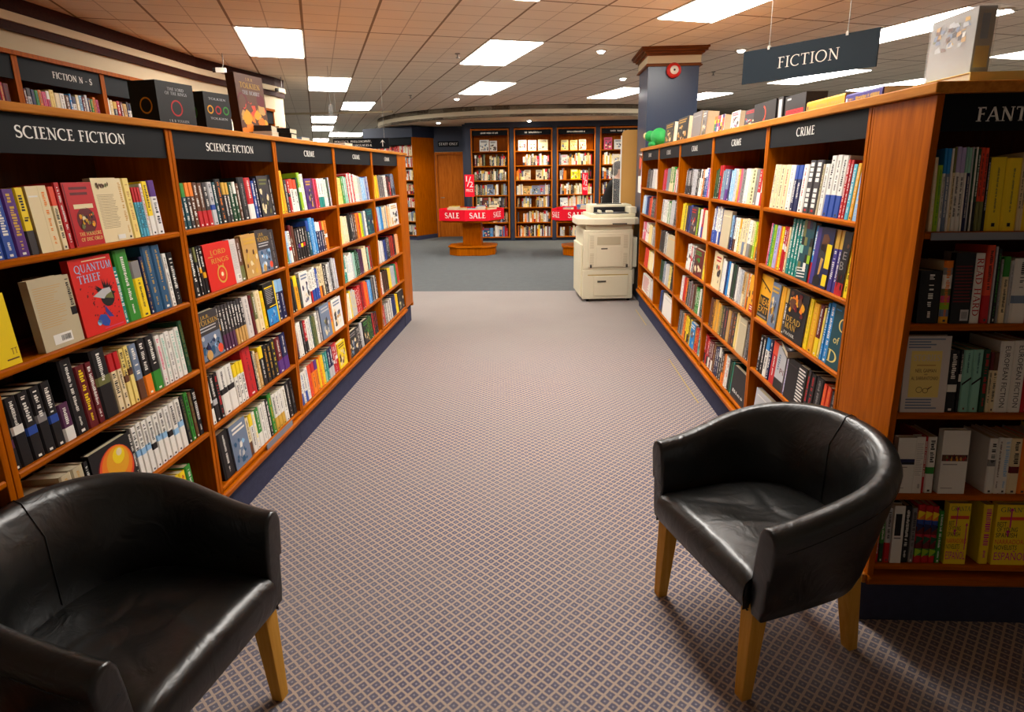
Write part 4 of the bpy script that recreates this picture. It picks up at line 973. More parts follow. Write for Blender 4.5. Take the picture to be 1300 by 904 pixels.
def label_books(own):
    used = {}
    def loc(b): return '%s, %s' % (SHELFNAME[b['sh']], BAYNAME[b['bay']])
    from collections import Counter
    allb = [b for b in ALLBOOKS]
    def cut(s):
        return s
    forms = []
    def f1(b): return '%s, %s' % (look(b), loc(b))
    def f2(b):
        if not b['prev'] or not b['next']: return f1(b)
        return '%s spine between %s and %s, %s' % (cn(b['col']), cn(b['prev']), cn(b['next']), loc(b))
    def f3(b):
        return '%s book, %s from left, %s' % (cn(b['col']), ORD[b['i']], loc(b))
    c1 = Counter(f1(b) for b in allb); c2 = Counter(f2(b) for b in allb)
    for b in own:
        opts = []
        if c1[f1(b)] == 1: opts.append(f1(b))
        if c2[f2(b)] == 1 and b['prev'] and b['next'] and not b['style'].startswith('F'): opts.append(f2(b))
        opts.append(f3(b))
        for o in opts:
            if len(o.split()) <= 16 and o not in used:
                used[o] = 1; b['label'] = o; break
        else:
            b['label'] = f3(b)


own = [b for b in ALLBOOKS if b['own']]
label_books(own)
PRINT = [M['print']]
STUFF = MB(); STUFF_P = MB()
for bk in ALLBOOKS:
    if bk['own']:
        cv, pg = make_book(bk)
        o = cv.build('book', PRINT)
        o.matrix_world = bk['m']
        tag(o, bk['label'], 'book', 'books on the %s' % ('science fiction shelves' if bk['bay'] in ('L1', 'L2') else 'case facing the armchair' if bk['bay'] == 'E1' else 'crime shelves'))
        pg.build('pages', M['pages'], o)
    else:
        cv, pg = make_book(bk, False)
        STUFF.merge(cv, bk['m']); 
        for k in range(len(pg.m)): pg.m[k] = 1
        STUFF.merge(pg, bk['m'])
# ---------------------------------------------------------------- the room
CZ = 2.95
fl = MB()
fl.quad((-9, -1.5, 0), (9.5, -1.5, 0), (9.5, 8.2, 0), (-9, 8.2, 0), mi=0)
fl.quad((-9, 8.2, 0), (9.5, 8.2, 0), (9.5, 28, 0), (-9, 28, 0), mi=1)
struct('floor', fl, [M['carpet'], M['carpet_grey']], 'purple-grey lattice carpet changing to plain grey-blue at the back', 'floor')
GA = R(20.5)
ce = MB()
ce.box(-18, 26, -14, 34, 0, 0.06)
o = struct('ceiling', ce, M['ceiling'], 'suspended ceiling of scored buff tiles', 'ceiling')
o.location = (0, 0, CZ); o.rotation_euler = (0, 0, GA)

# lights sit in the ceiling grid (u across, v along)
lights = [(-1, 4.38, 1, 'big ceiling light panel over the far end of science fiction bays'), (0, 6.37, 1, 'second light panel of the row above the science fiction and crime cases'),
          (1, 8.42, 1, 'third light panel of the row, beside the hanging acrylic strip'), (0, 10.5, 1.25, 'ceiling light panel just beyond the hanging acrylic strip'),
          (0, 12.65, 1.3, 'farther ceiling light panel beyond the acrylic strip'), (0.9, 14.5, 1.5, 'small distant light panel above the politics sign'), (1.75, 14.6, 1.4, 'tiny distant light panel close beside another above politics sign'),
          (0, 17.05, 1.4, 'lowest distant light panel behind the crime case top'), (4.4, 17.0, 1.3, 'tiny far light panel past the end of the politics sign'),
          (3, 4.38, 1, 'ceiling light panel over the middle of the aisle'), (4.05, 6.36, 1, 'ceiling light panel above the aisle nearer the curved cornice'),
          (5, 2.57, 1, 'large bright light panel at the top edge above the aisle'), (8.15, 6.46, 1, 'light panel cut off by the capital of the blue pillar'),
          (11.1, 6.66, 0.95, 'light panel beyond the blue pillar, above crime shelves'), (11.6, 4.85, 1, 'light panel glowing beneath the fiction sign'),
          (9, 2.86, 1, 'light panel between the fiction sign and the wrapped box'), (13.6, 3.08, 1, 'light panel behind the wrapped box on the corner'), (15.1, 5.2, 1, 'distant light panel low behind the fiction sign'),
          # aisle row carried on; the second panel is added to brighten the near floor
          (2, 2.38, 1, 'light panel of the aisle row, just above the picture'), (2, 1.38, 1, 'light panel over the aisle between the armchairs and the picture top')]
for u, v, ln_, lab in lights:
    cx, cy = (u + .5) * .61, (v + ln_ / 2) * 1.47
    x = cx * math.cos(GA) - cy * math.sin(GA); y = cx * math.sin(GA) + cy * math.cos(GA)
    t = thing('ceiling_light', lab, 'ceiling light', (x, y, CZ), GA, 'recessed light panels in the ceiling')
    hw, hl = .305, ln_ * 1.47 / 2
    fr = MB()
    for x0, x1, y0, y1 in ((-hw, hw, -hl, -hl + .02), (-hw, hw, hl - .02, hl), (-hw, -hw + .02, -hl + .02, hl - .02), (hw - .02, hw, -hl + .02, hl - .02)): fr.box(x0, x1, y0, y1, -.008, 0)
    fr.build('light_frame', M['white_plastic'], t)
    MB().box(-hw + .02, hw - .02, -hl + .02, hl - .02, -.013, 0).build('diffuser', M['lit'], t)

# side and rear walls
W = MB().box(-4.2, -4.02, -1.5, 9.1, 0, CZ)
struct('wall_left', W, M['wall_cream'], 'cream wall above the fiction bookcases', 'wall')
W = MB().box(9.4, 9.5, -1.5, 28, 0, CZ); struct('wall_right', W, M['wall_cream'], 'distant cream wall', 'wall')
W = MB().box(-18, 9.5, 28, 28.1, 0, CZ); struct('wall_back', W, M['wall_cream'], 'far cream wall', 'wall')
W = MB().box(-18, -3.3, 13.7, 13.8, 2.915, CZ); struct('trim_1', W, M['wall_cream'], 'bulkhead step across the far ceiling', 'bulkhead')
# two dark mouldings with a cream band between, bending off at the end of the wall
path = [(-4.0, -1.5), (-4.0, 2), (-3.99, 4.6), (-4.0, 6.0), (-4.0, 7.2), (-3.93, 7.85), (-3.78, 8.8), (-3.78, 9.1)]
path = path[::-1]
up = [(0.02, 2.83), (-0.06, 2.85), (-0.1, 2.9), (-0.14, 2.95), (0.02, 2.95)]
lo = [(0.02, 2.70), (-0.03, 2.705), (-0.04, 2.73), (-0.02, 2.765), (0.02, 2.765)]
bd = [(0.04, 2.765), (-0.012, 2.765), (-0.012, 2.83), (0.04, 2.83)]
struct('trim_2', MB().sweep(up, path), M['wood_dark'], 'dark cornice moulding along the top of the cream wall', 'moulding')
struct('trim_3', MB().sweep(lo, path), M['wood_dark'], 'thinner dark moulding below the cornice on the cream wall', 'moulding')
struct('trim_4', MB().sweep(bd, path), M['wall_cream'], 'cream band between the two dark mouldings', 'moulding')
W = MB().prism([(-4.02, 7.3), (-3.95, 7.85), (-3.79, 8.8), (-3.79, 9.1), (-4.02, 9.1)], 0, 2.765)
struct('wall_left_end', W, M['wall_cream'], 'slightly curved end of the cream wall', 'wall')

# curved soffit over the back of the shop
arc = []
for i in range(0, 15):
    a = R(196 + i * (270 - 196) / 14); arc.append((-0.3 + 4.1 * math.cos(a), 17.12 + 4.1 * math.sin(a)))
for x, y in ((0.5, 13.08), (1.0, 13.16), (1.6, 13.29), (2.2, 13.5), (2.8, 13.85), (3.3, 14.3), (3.7, 15.0)): arc.append((x, y))
body = [(x, y) for x, y in arc] + [(3.7, 18.5), (-4.6, 18.5)]
struct('ceiling_soffit', MB().prism(body, 2.72, 2.94), M['soffit'], 'lowered cream soffit with a curved front', 'ceiling')
struct('trim_5', MB().sweep([(-0.0, 2.86), (-0.05, 2.875), (-0.09, 2.94), (0.0, 2.95)], arc[::-1]), M['wood_dark'], 'upper dark moulding of the curved soffit', 'moulding')
struct('trim_6', MB().sweep([(-0.0, 2.715), (-0.035, 2.72), (-0.035, 2.765), (0.0, 2.775)], arc[::-1]), M['wood_dark'], 'lower dark moulding of the curved soffit', 'moulding')

# back wall with door
W = MB().box(-1.80, 3.7, 14.84, 15.0, 0, 2.72); W.box(-1.80, 3.7, 14.42, 14.84, 2.6, 2.72)
for x in (-1.72, -0.715, 0.275, 1.265, 2.255): W.box(x - (0.08 if x < -1.7 else 0.05), x + .05, 14.42, 14.84, 0, 2.6)
W.box(2.3, 3.7, 14.42, 14.84, 0, 2.6)
W.box(-1.68, 2.26, 14.46, 14.84, 0, 0.075)
struct('wall_back_navy', W, M['navy_wall'], 'navy wall holding the back bookcases', 'wall')
W = MB().box(-3.0, -2.70, 15.4, 15.5, 0, 2.72); W.box(-1.94, -1.80, 15.4, 15.5, 0, 2.72); W.box(-2.70, -1.94, 15.4, 15.5, 2.12, 2.72); W.box(-1.92, -1.80, 14.85, 15.4, 0, 2.72)
struct('wall_door', W, M['navy_wall'], 'navy wall around the staff door', 'wall')
d = thing('door_1', 'plain wooden staff door in a wood frame', 'door', (-2.32, 15.4, 0), 0, None, 'structure')
MB().box(-.32, .32, .03, .07, .01, 2.05).build('door_leaf', M['wood_orange'], d)
fr = MB(); fr.box(-.38, -.32, -.02, .1, 0, 2.11); fr.box(.32, .38, -.02, .1, 0, 2.11); fr.box(-.32, .32, -.02, .1, 2.05, 2.11)
fr.build('door_frame', M['wood_orange'], d)
MB().tube([(-.26, .03, 1.0), (-.26, -.02, 1.0), (-.17, -.02, 1.0)], .01).build('door_handle', M['metal'], d)
sgn = thing('door_sign', 'pale staff only lettering above the staff door', 'sign', (-2.34, 15.395, 2.3))
MB().box(-.26, .26, -.012, 0, -.06, .07).build('backing', M['navy_panel'], sgn)
pl, tw = serif('STAFF ONLY', .06)
MB().flat(pl, lambda x, y: (x - tw / 2, -.0125, y - .025)).build('lettering', M['letter'], sgn)

# blue pillar
pil = MB().box(1.2, 1.77, 7.36, 8.0, 0, CZ)
pil.box(1.2, 1.77, 7.355, 7.36, 0, 2.76)
struct('pillar', pil, M['pillar_blue'], 'square blue pillar standing beside the copier', 'pillar')
capi = MB(); capi.box(1.185, 1.785, 7.34, 8.02, 2.78, 2.86)
o = struct('pillar_band', capi, M['wall_cream'], 'cream band round the pillar head', 'moulding')
capi = MB()
for z0, z1, e in ((2.75, 2.765, .03), (2.765, 2.78, .02), (2.86, 2.88, .02), (2.88, 2.905, .045), (2.905, 2.93, .075), (2.93, 2.95, .09)): capi.box(1.2 - e, 1.77 + e, 7.36 - e, 8.0 + e, z0, z1)
struct('pillar_moulding', capi, wood('brown_capital', rgb(96, 52, 24), rgb(128, 74, 38), 0), 'stepped brown mouldings round the pillar head', 'moulding')
t = thing('fire_bell', 'round red fire alarm bell on the blue pillar', 'alarm', (1.48, 7.355, 2.70))
MB().lathe([(0.001, 0), (.075, 0), (.082, .02), (.082, .045), (.07, .062), (.045, .07), (.001, .07)], n=28).build('bell_body', M['red_bell'], t).rotation_euler = (PI / 2, 0, 0)
MB().lathe([(.001, .0705), (.047, .0705), (.044, .076), (.001, .077)], n=28).build('centre_disc', M['white_plastic'], t).rotation_euler = (PI / 2, 0, 0)
b2 = MB().lathe([(.001, .0771), (.012, .0771), (.010, .081), (.001, .081)], n=16); b2.build('centre_screw', M['black_plastic'], t).rotation_euler = (PI / 2, 0, 0)
# poster on the pillar's side
t = thing('poster', 'orange and white poster on the side of the blue pillar', 'poster', (1.195, 7.62, 1.34))
P_ = MB(); P_.box(-.003, 0, -.15, .15, 0, .46, COL['white'])
P_.add([(-.0036, .15, .2), (-.0036, -.06, .2), (-.0036, -.13, .44), (-.0036, .15, .46)], [(0, 1, 2, 3)], COL['brown'])
P_.add([(-.004, .08, .3), (-.004, -.03, .27), (-.004, -.1, .4), (-.004, .06, .43)], [(0, 1, 2, 3)], COL['vermil'])
P_.add([(-.004, -.08, .04), (-.004, -.12, .05), (-.004, -.12, .1), (-.004, -.09, .1)], [(0, 1, 2, 3)], COL['pink'])
P_.build('sheet', M['matt_print'], t)

# small fittings on the ceiling
for (x, y), lab in (((-0.98, 7.41), 'small sprinkler head beside the middle light panel'), ((-2.33, 11.1), 'small sprinkler head near the curved cornice'), ((2.42, 9.22), 'small sprinkler head between the pillar and the fiction sign')):
    t = thing('sprinkler', lab, 'sprinkler', (x, y, CZ), 0, 'ceiling sprinklers')
    MB().lathe([(.001, -.05), (.02, -.05), (.022, -.045), (.008, -.04), (.008, -.012), (.03, -.008), (.03, 0), (.001, 0)], n=12).build('sprinkler_head', M['wire'], t)
for (x, y, z), lab in (((0.67, 7.44, CZ), 'small spotlight on the ceiling left of the pillar head'), ((1.2, 9.62, CZ), 'round downlight just in front of the light panel by the pillar'), ((2.3, 7.61, CZ), 'small spotlight on the ceiling beside the fiction sign'),
                       ((-1.59, 11.72, CZ), 'greenish round downlight near the curved cornice'), ((4.1, 6.03, CZ), 'small downlight behind the wrapped box'), ((-2.35, 14.1, 2.72), 'downlight under the soffit in front of the staff door'), ((-0.3, 14.05, 2.72), 'downlight under the soffit above the brightest back bookcase'), ((-3.6, 16.2, 2.72), 'downlight under the soffit by the red sign')):
    t = thing('downlight', lab, 'downlight', (x, y, z), 0, 'small round ceiling spots')
    MB().lathe([(.045, -.012), (.07, -.012), (.072, 0), (.045, 0)], n=20).build('bezel', M['white_plastic'], t)
    MB().lathe([(.001, -.036), (.025, -.032), (.04, -.02), (.044, -.008), (.044, -.001), (.001, -.001)], n=20).build('lens', M['lit_spot'], t)
# the soffit spot really lights the bookcase below it
for x, y, e in ((-0.3, 14.05, 60), (-2.35, 14.1, 30), (0.9, 14.05, 40)):
    l = bpy.data.lights.new('soffit_spot', 'SPOT'); l.energy = e; l.spot_size = R(110); l.spot_blend = .8; l.color = (1, .86, .62); l.shadow_soft_size = .05
    o = bpy.data.objects.new('soffit_spot', l); C.objects.link(o); o.location = (x, y - .1, 2.69); o.rotation_euler = (R(14), 0, 0)
for (x, y), lab, rz in (((-3.58, 7.05), 'white security camera above the tall fantasy paperback', R(200)), ((-3.66, 8.78), 'white security camera at the end of the cornice', R(250))):
    t = thing('security_camera', lab, 'security camera', (x, y, CZ), rz, 'ceiling security cameras')
    t.scale = (.62, .62, .8)
    MB().tube([(0, 0, 0), (0, 0, -.14), (.03, 0, -.2)], .008, 8).build('bracket', M['wire'], t)
    b3 = MB(); b3.box(-.04, .14, -.035, .035, -.26, -.19); b3.build('housing', M['white_plastic'], t, .006)
    MB().tube([(.14, 0, -.225), (.19, 0, -.225)], .03, 14).build('lens_hood', M['black_plastic'], t)


# ---------------------------------------------------------------- bookcases
def shelf_board(x0, x1, d, z, th=0.022):
    """tilted board with a rounded nose; local y runs into the case"""
    m_ = MB(); ta = math.tan(TILT)
    prof = [(0.0, z - th * .75), (0.0, z - th * .25), (0.004, z - 0.001), (0.009, z), (d, z - ta * d), (d, z - ta * d - th), (0.004, z - th)]
    m_.profile(prof, x0, x1)
    return m_


def bookcase(unit, label, header, hsize, hx, hz, grp, w=None, sides=True):
    org, rz, W, zs = UNIT[unit]
    up_ = 0.02 if unit[0] in 'RE' else 0.0
    t = thing('bookcase', label, 'bookcase', tuple(org), rz, grp)
    D = .34
    for x0, x1 in ((0.0005, .0215), (W - .0215, W - .0005)):
        MB().box(x0, x1, 0, D, .205, 1.80 + up_).build('side_panel', M['wood_v'], t, .0015, 1)
    for k, z in enumerate(zs): shelf_board(.022, W - .022, .30, z).build('shelf', M['wood_h'], t)
    MB().box(.022, W - .022, .305, D, .205, 1.80 + up_).build('back_panel', M['wood_back'], t)
    MB().box(.0, W, D, .71 if unit != 'E1' else .352, .205, 1.80 + up_).build('rear_carcass', M['wood_v'], t)
    tr = MB()
    tr.profile([(-.012, .178), (-.016, .186), (-.016, .2), (-.008, .206), (.0, .208), (.03, .208), (.03, .172), (-.006, .172)], 0, W)
    tr.build('base_moulding', M['wood_h'], t)
    MB().box(0, W, .025, .69 if unit != 'E1' else .34, 0, .172).build('plinth', M['plinth'], t)
    hp = MB().box(.022, W - .022, .006, .022, 1.69 + up_ * 1.3, 1.80 + up_).build('header_panel', M['navy_panel'], t)
    if header:
        pl, tw = serif(header, hsize, hx[2] if len(hx) > 2 else 1.0, bold=1.15)
        x_ = hx[0]
        k = (hx[1] - hx[0]) / tw
        lt = MB().flat(([(a * k, b_) for a, b_ in pl[0]], pl[1]), lambda x, y: (x_ + x, .0055, hz + y))
        lt.build('lettering', M['letter'], hp)
    return t


SFG, CRG = 'science fiction bookcases', 'crime bookcases'
bookcase('L1', 'wooden bookcase headed SCIENCE FICTION in large white letters, behind the armchair', 'SCIENCE FICTION', .034, (.246, .70), 1.733, SFG)
bookcase('L2', 'wooden bookcase headed SCIENCE FICTION with a bright red cover on its second shelf', 'SCIENCE FICTION', .034, (.27, .71), 1.728, SFG)
bookcase('L3', 'wooden bookcase headed CRIME directly beside the science fiction bookcases', 'CRIME', .034, (.43, .6), 1.73, CRG)
bookcase('L4', 'wooden bookcase headed CRIME, second from the science fiction bookcases', 'CRIME', .032, (.45, .63), 1.733, CRG)
bookcase('L5', 'wooden bookcase headed CRIME at the far end of the science fiction row', 'CRIME', .032, (.45, .63), 1.733, CRG)
bookcase('R1', 'wooden bookcase headed CRIME beside the wide wooden end panel', 'CRIME', .037, (.345, .53), 1.755, CRG)
bookcase('R2', 'wooden bookcase headed CRIME, second from the wide wooden end panel', 'CRIME', .037, (.39, .57), 1.75, CRG)
bookcase('R3', 'wooden bookcase headed CRIME, third from the wide wooden end panel', 'CRIME', .037, (.39, .57), 1.75, CRG)
bookcase('R4', 'wooden bookcase headed CRIME, fourth from the wide wooden end panel', 'CRIME', .037, (.36, .54), 1.75, CRG)
bookcase('R5', 'wooden bookcase headed CRIME nearest the copier and blue pillar', 'CRIME', .037, (.4, .58), 1.75, CRG)
e1 = bookcase('E1', 'dark end bookcase facing the armchair, topped by a wrapped box', 'FANTASY', .04, (.122, .366), 1.742, None)
MB().box(-.014, 0, .0, .352, .172, .208).build('base_moulding', M['wood_y'], e1, .004)
UNIT['B1'] = (Vector((-1.465, 6.55, 0)), PI, .715, (1.405, 1.115, .822, .532, .235))
e2 = bookcase('B1', 'end bookcase closing the far end of the science fiction and crime row', None, 0, (0, 1), 0, None)
for o in list(e2.children):
    if o.name.startswith('rear_carcass') or o.name.startswith('plinth'): bpy.data.objects.remove(o)
MB().box(.0, .715, .31, .318, .205, 1.8).build('rear_carcass', M['wood_v'], e2)
MB().box(.025, .69, .025, .318, 0, .172).build('plinth', M['plinth'], e2)
# one more bay towards the camera, out of the picture's edge
UNIT['L0'] = (Vector((-1.465, .477, 0)), PI / 2, .953, UNIT['L1'][3])
bookcase('L0', 'wooden bookcase cut off at the picture edge beside the armchair', None, 0, (0, 1), 0, None)

tb = MB().box(-2.2, -1.448, .46, 6.57, 1.8005, 1.826)
tag(tb.build('top_board', M['wood_y'], None, .004), 'long wooden top board over the science fiction and crime cases', 'top board')
tb = MB().box(1.132, 1.886, 1.89, 7.268, 1.8205, 1.853)
tag(tb.build('top_board', M['wood_y'], None, .004), 'long wooden top board over the crime cases and corner end case', 'top board')
# strip along the lowest shelf of the second bay
tag(MB().box(-1.4605, -1.4575, 2.84, 3.17, .205, .238).build('label_strip', M['grey_strip'], None), 'grey plastic label strip on the lowest shelf edge', 'label strip')
tag(MB().box(1.19, 1.5, 1.9045, 1.9085, 1.395, 1.418).build('label_strip', M['grey_strip'], None), 'grey label strip under the yellow books on end case', 'label strip')
for (y0, y1), lab in (((6.27, 7.02), 'yellow tape line on the carpet nearer the copier'), ((4.05, 5.08), 'longer yellow tape line on the carpet beside crime shelves')):
    tag(MB().box(1.098, 1.106, y0, y1, 0, .002).build('floor_tape', M['tape'], None), lab, 'tape')

# fiction bookcases against the cream wall (only their heads show over the near row)
XW = -3.6
ys = [3.3, 4.22, 5.06, 5.95, 6.85, 7.6, 8.3]
heads = [None, 'FICTION N – S', 'FICTION T', None, None, None]
fl_lab = ['fiction bookcase at the picture edge against the cream wall', 'fiction bookcase headed N to S against the cream wall', 'fiction bookcase headed T, half hidden by black boxes', 'fiction bookcase hidden behind the boxes', 'fiction bookcase behind the tall fantasy paperback', 'last fiction bookcase at the end of cream wall']
for k in range(6):
    W = ys[k + 1] - ys[k]
    t = thing('bookcase', fl_lab[k], 'bookcase', (XW, ys[k], 0), PI / 2, 'fiction bookcases along the cream wall')
    for x0, x1 in ((0.0005, .0235), (W - .0235, W - .0005)): MB().box(x0, x1, 0, .3, 0, 2.44).build('side_panel', M['wood_v'], t)
    MB().box(.024, W - .024, .28, .3, 0, 2.44).build('back_panel', M['wood_back'], t)
    MB().box(0, W, -.02, .3, 2.4405, 2.47).build('top_moulding', M['wood_v'], t)
    hp = MB().box(.024, W - .024, .006, .022, 2.285, 2.44).build('header_panel', M['navy_panel'], t)
    if heads[k]:
        pl, tw = serif(heads[k], .045, bold=1.1); x_ = W * .62 - tw / 2 if k == 1 else W * .36
        MB().flat(pl, lambda x, y: (x_ + x, .0055, 2.34 + y)).build('lettering', M['letter'], hp)
    for z in (2.05, 1.7, 1.3, .95, .6, .25): MB().box(.024, W - .024, .004, .28, z - .02, z).build('shelf', M['wood_h'], t)
    # stock on its upper shelves
    rng = random.Random(k)
    pal = ['sky', 'maroon', 'lgrey', 'navy', 'green', 'orange', 'pink', 'pink', 'butter', 'cream', 'white', 'brown', 'azure', 'white', 'cream'] if k == 1 else ['white', 'cream', 'dgrey', 'red', 'maroon', 'tan', 'navy', 'white', 'olive']
    mt = Matrix.Translation((XW, ys[k], 0)) @ Matrix.Rotation(PI / 2, 4, 'Z')
    for z in (2.05, 1.7):
        x = .03; q = 0
        while x < W - .07:
            th = rng.uniform(.022, .05); hh = rng.uniform(.18, .215)
            cv, pg = spine_book(th - .001, hh, .14, pal[q % len(pal)], rng.choice(['white', 'dgrey', 'gold', 'navy']), rng.choice('ppptb'), rng, False); q += 1
            mm = mt @ Matrix.Translation((x, .02, z + .001)) @ Matrix.Rotation(R(-2), 4, 'X')
            STUFF.merge(cv, mm); pg.m = [1] * len(pg.m); STUFF.merge(pg, mm); x += th

# back bookcases in the navy wall
BZ = (.10, .44, .79, 1.08, 1.42, 1.75, 2.08)
bl = ['back wall bookcase of dark books beside the staff door', 'back wall bookcase brightly lit by a downlight above', 'back wall bookcase partly behind the narrow red sign', 'back wall bookcase partly hidden by the person']
DARK = ['dgreen', 'dgrey', 'black', 'brown', 'cream', 'slate', 'olive', 'white', 'maroon', 'navy', 'tan']
PALE = ['cream', 'white', 'butter', 'white', 'cream', 'tan', 'lgrey', 'orange', 'red', 'dgrey', 'slate', 'beige', 'white']
MIXD = ['cream', 'white', 'red', 'dgrey', 'orange', 'navy', 'white', 'beige', 'brown', 'yellow', 'lgrey', 'black']
for k, x0 in enumerate((-1.67, -.665, .325, 1.315)):
    W = .89
    t = thing('bookcase', bl[k], 'bookcase', (x0, 14.42, 0), 0, 'bookcases in the back wall')
    fr = MB(); fr.box(0, .03, -.02, .03, .075, 2.58); fr.box(W - .03, W, -.02, .03, .075, 2.58); fr.box(.03, W - .03, -.02, .03, 2.545, 2.58); fr.box(.03, W - .03, -.02, .03, .0755, .1)
    fr.build('wooden_frame', M['wood_orange'], t)
    MB().box(.03, W - .03, .3, .32, .08, 2.545).build('back_panel', M['wood_v'], t)
    sd = MB(); sd.box(.0, .015, .03, .3, .08, 2.545); sd.box(W - .015, W, .03, .3, .08, 2.545); sd.build('side_lining', M['wood_v'], t)
    hp = MB().box(.03, W - .03, .0, .015, 2.43, 2.545).build('header_panel', M['navy_panel'], t)
    gl = MB(); rng = random.Random(k)
    glyphs(gl, 0, .035, 0, -.42, None, rng, True, 0)
    gg = MB(); gg.v = [(W / 2 - .21 - z, -.0005, 2.487 + x) for x, y, z in gl.v]; gg.f = gl.f; gg.c = gl.c; gg.m = gl.m; gg.sm = gl.sm
    gg.build('lettering', M['letter'], hp)
    for i, z in enumerate(BZ):
        MB().box(.015, W - .015, .0 if i else .03, .3, z - .022, z).build('shelf', M['wood_h'], t)
        rng = random.Random(k * 10 + i)
        mt = Matrix.Translation((x0, 14.42, 0))
        pal = DARK if k == 0 else PALE if k in (1, 2) and i in (1, 2, 3, 5) else MIXD
        if i == 0 and k == 0: pal = ['azure', 'steel', 'sky', 'red', 'red', 'white', 'brown', 'lgrey']
        if i == 6:
            n = (2, 3, 5, 2)[k]; x = .1 if k else .2
            for q in range(n):
                w = rng.uniform(.13, .18) if n > 3 else rng.uniform(.16, .23)
                cv, pg = face_book(w, rng.uniform(.22, .27), .03, rng.choice(['cream', 'butter', 'pink', 'white', 'tan', 'olive'] if k else ['olive', 'white', 'white']), rng.choice(['brown', 'maroon', 'dgrey', 'slate']), 'art', rng)
                mm = mt @ Matrix.Translation((x, .04, z)) @ Matrix.Rotation(R(-8), 4, 'X')
                STUFF.merge(cv, mm); pg.m = [1] * len(pg.m); STUFF.merge(pg, mm); x += w + rng.uniform(.01, .05)
                if x > W - .2: break
            continue
        x = .04 + rng.uniform(0, .05)
        while x < W - .08:
            if rng.random() < .03 and x < W - .25: x += rng.uniform(.05, .14)
            if rng.random() < .05 and x < W - .25:
                w = rng.uniform(.12, .18)
                cv, pg = face_book(w, rng.uniform(.2, .25), .03, rng.choice(pal), rng.choice(['brown', 'navy', 'white', 'red']), 'art', rng)
                mm = mt @ Matrix.Translation((x, .03, z)) @ Matrix.Rotation(R(-5), 4, 'X'); x += w + .004
            else:
                th = rng.uniform(.018, .05); hh = rng.uniform(.19, .27)
                cv, pg = spine_book(th - .001, hh, .15, rng.choice(pal), rng.choice(['white', 'dgrey', 'gold', 'red', 'cream']), rng.choice('pppttb'), rng, False)
                mm = mt @ Matrix.Translation((x, .03, z)); x += th
            STUFF.merge(cv, mm); pg.m = [1] * len(pg.m); STUFF.merge(pg, mm)

# angled wooden bookcase left of the staff door
HH = 2.45
t = thing('bookcase', 'tall wooden bookcase with navy top seen side-on beside the staff door', 'bookcase', (-3.1, 14.72, 0), R(60), None)
# local x to the back right (its side), local y along the book face to the back left
MB().box(0, .78, .0, .03, .1, HH).build('side_panel', M['wood_v'], t, .003, 1)
MB().box(0, .62, 1.57, 1.6, .1, HH).build('side_panel', M['wood_v'], t)
MB().box(.3, .33, .03, 1.57, .1, HH).build('back_panel', M['wood_back'], t)
MB().box(.02, .78, .0, 1.6, 0, .1).build('plinth', M['plinth'], t)
MB().box(-.02, .78, -.02, 1.62, HH, 2.7).build('navy_top', M['navy_wall'], t)
MB().box(.0, .02, .03, 1.57, 2.28, HH).build('header_panel', M['navy_panel'], t)
mt = Matrix.Translation((-3.1, 14.72, 0)) @ Matrix.Rotation(R(60), 4, 'Z')
for i, z in enumerate((.12, .46, .8, 1.12, 1.45, 1.76, 2.02)):
    MB().box(.005, .3, .03, 1.57, z - .02, z).build('shelf', M['wood_h'], t)
    rng = random.Random(90 + i); x = .04
    while x < 1.5:
        th = rng.uniform(.02, .05)
        cv, pg = spine_book(th - .001, rng.uniform(.19, .25), .15, rng.choice(PALE if i != 6 else ['red', 'white', 'vermil', 'cream']), rng.choice(['white', 'dgrey', 'red']), rng.choice('pptb'), rng, False)
        mm = mt @ Matrix.Translation((.03, x + th, z)) @ Matrix.Rotation(-PI / 2, 4, 'Z')
        STUFF.merge(cv, mm); pg.m = [1] * len(pg.m); STUFF.merge(pg, mm); x += th

# loose stock for the hidden bay at the picture edge
rng = random.Random(5)
for z in UNIT['L0'][3]:
    x = .03; mt = Matrix.Translation((-1.465, .477, 0)) @ Matrix.Rotation(PI / 2, 4, 'Z')
    while x < .88:
        th = rng.uniform(.02, .045)
        cv, pg = spine_book(th - .001, rng.uniform(.19, .23), .13, rng.choice(['black', 'navy', 'cream', 'maroon', 'white', 'dgreen', 'purple']), 'white', 'p', rng, False)
        mm = mt @ Matrix.Translation((x, .014, z - .0005)) @ Matrix.Rotation(-TILT, 4, 'X')
        STUFF.merge(cv, mm); pg.m = [1] * len(pg.m); STUFF.merge(pg, mm); x += th
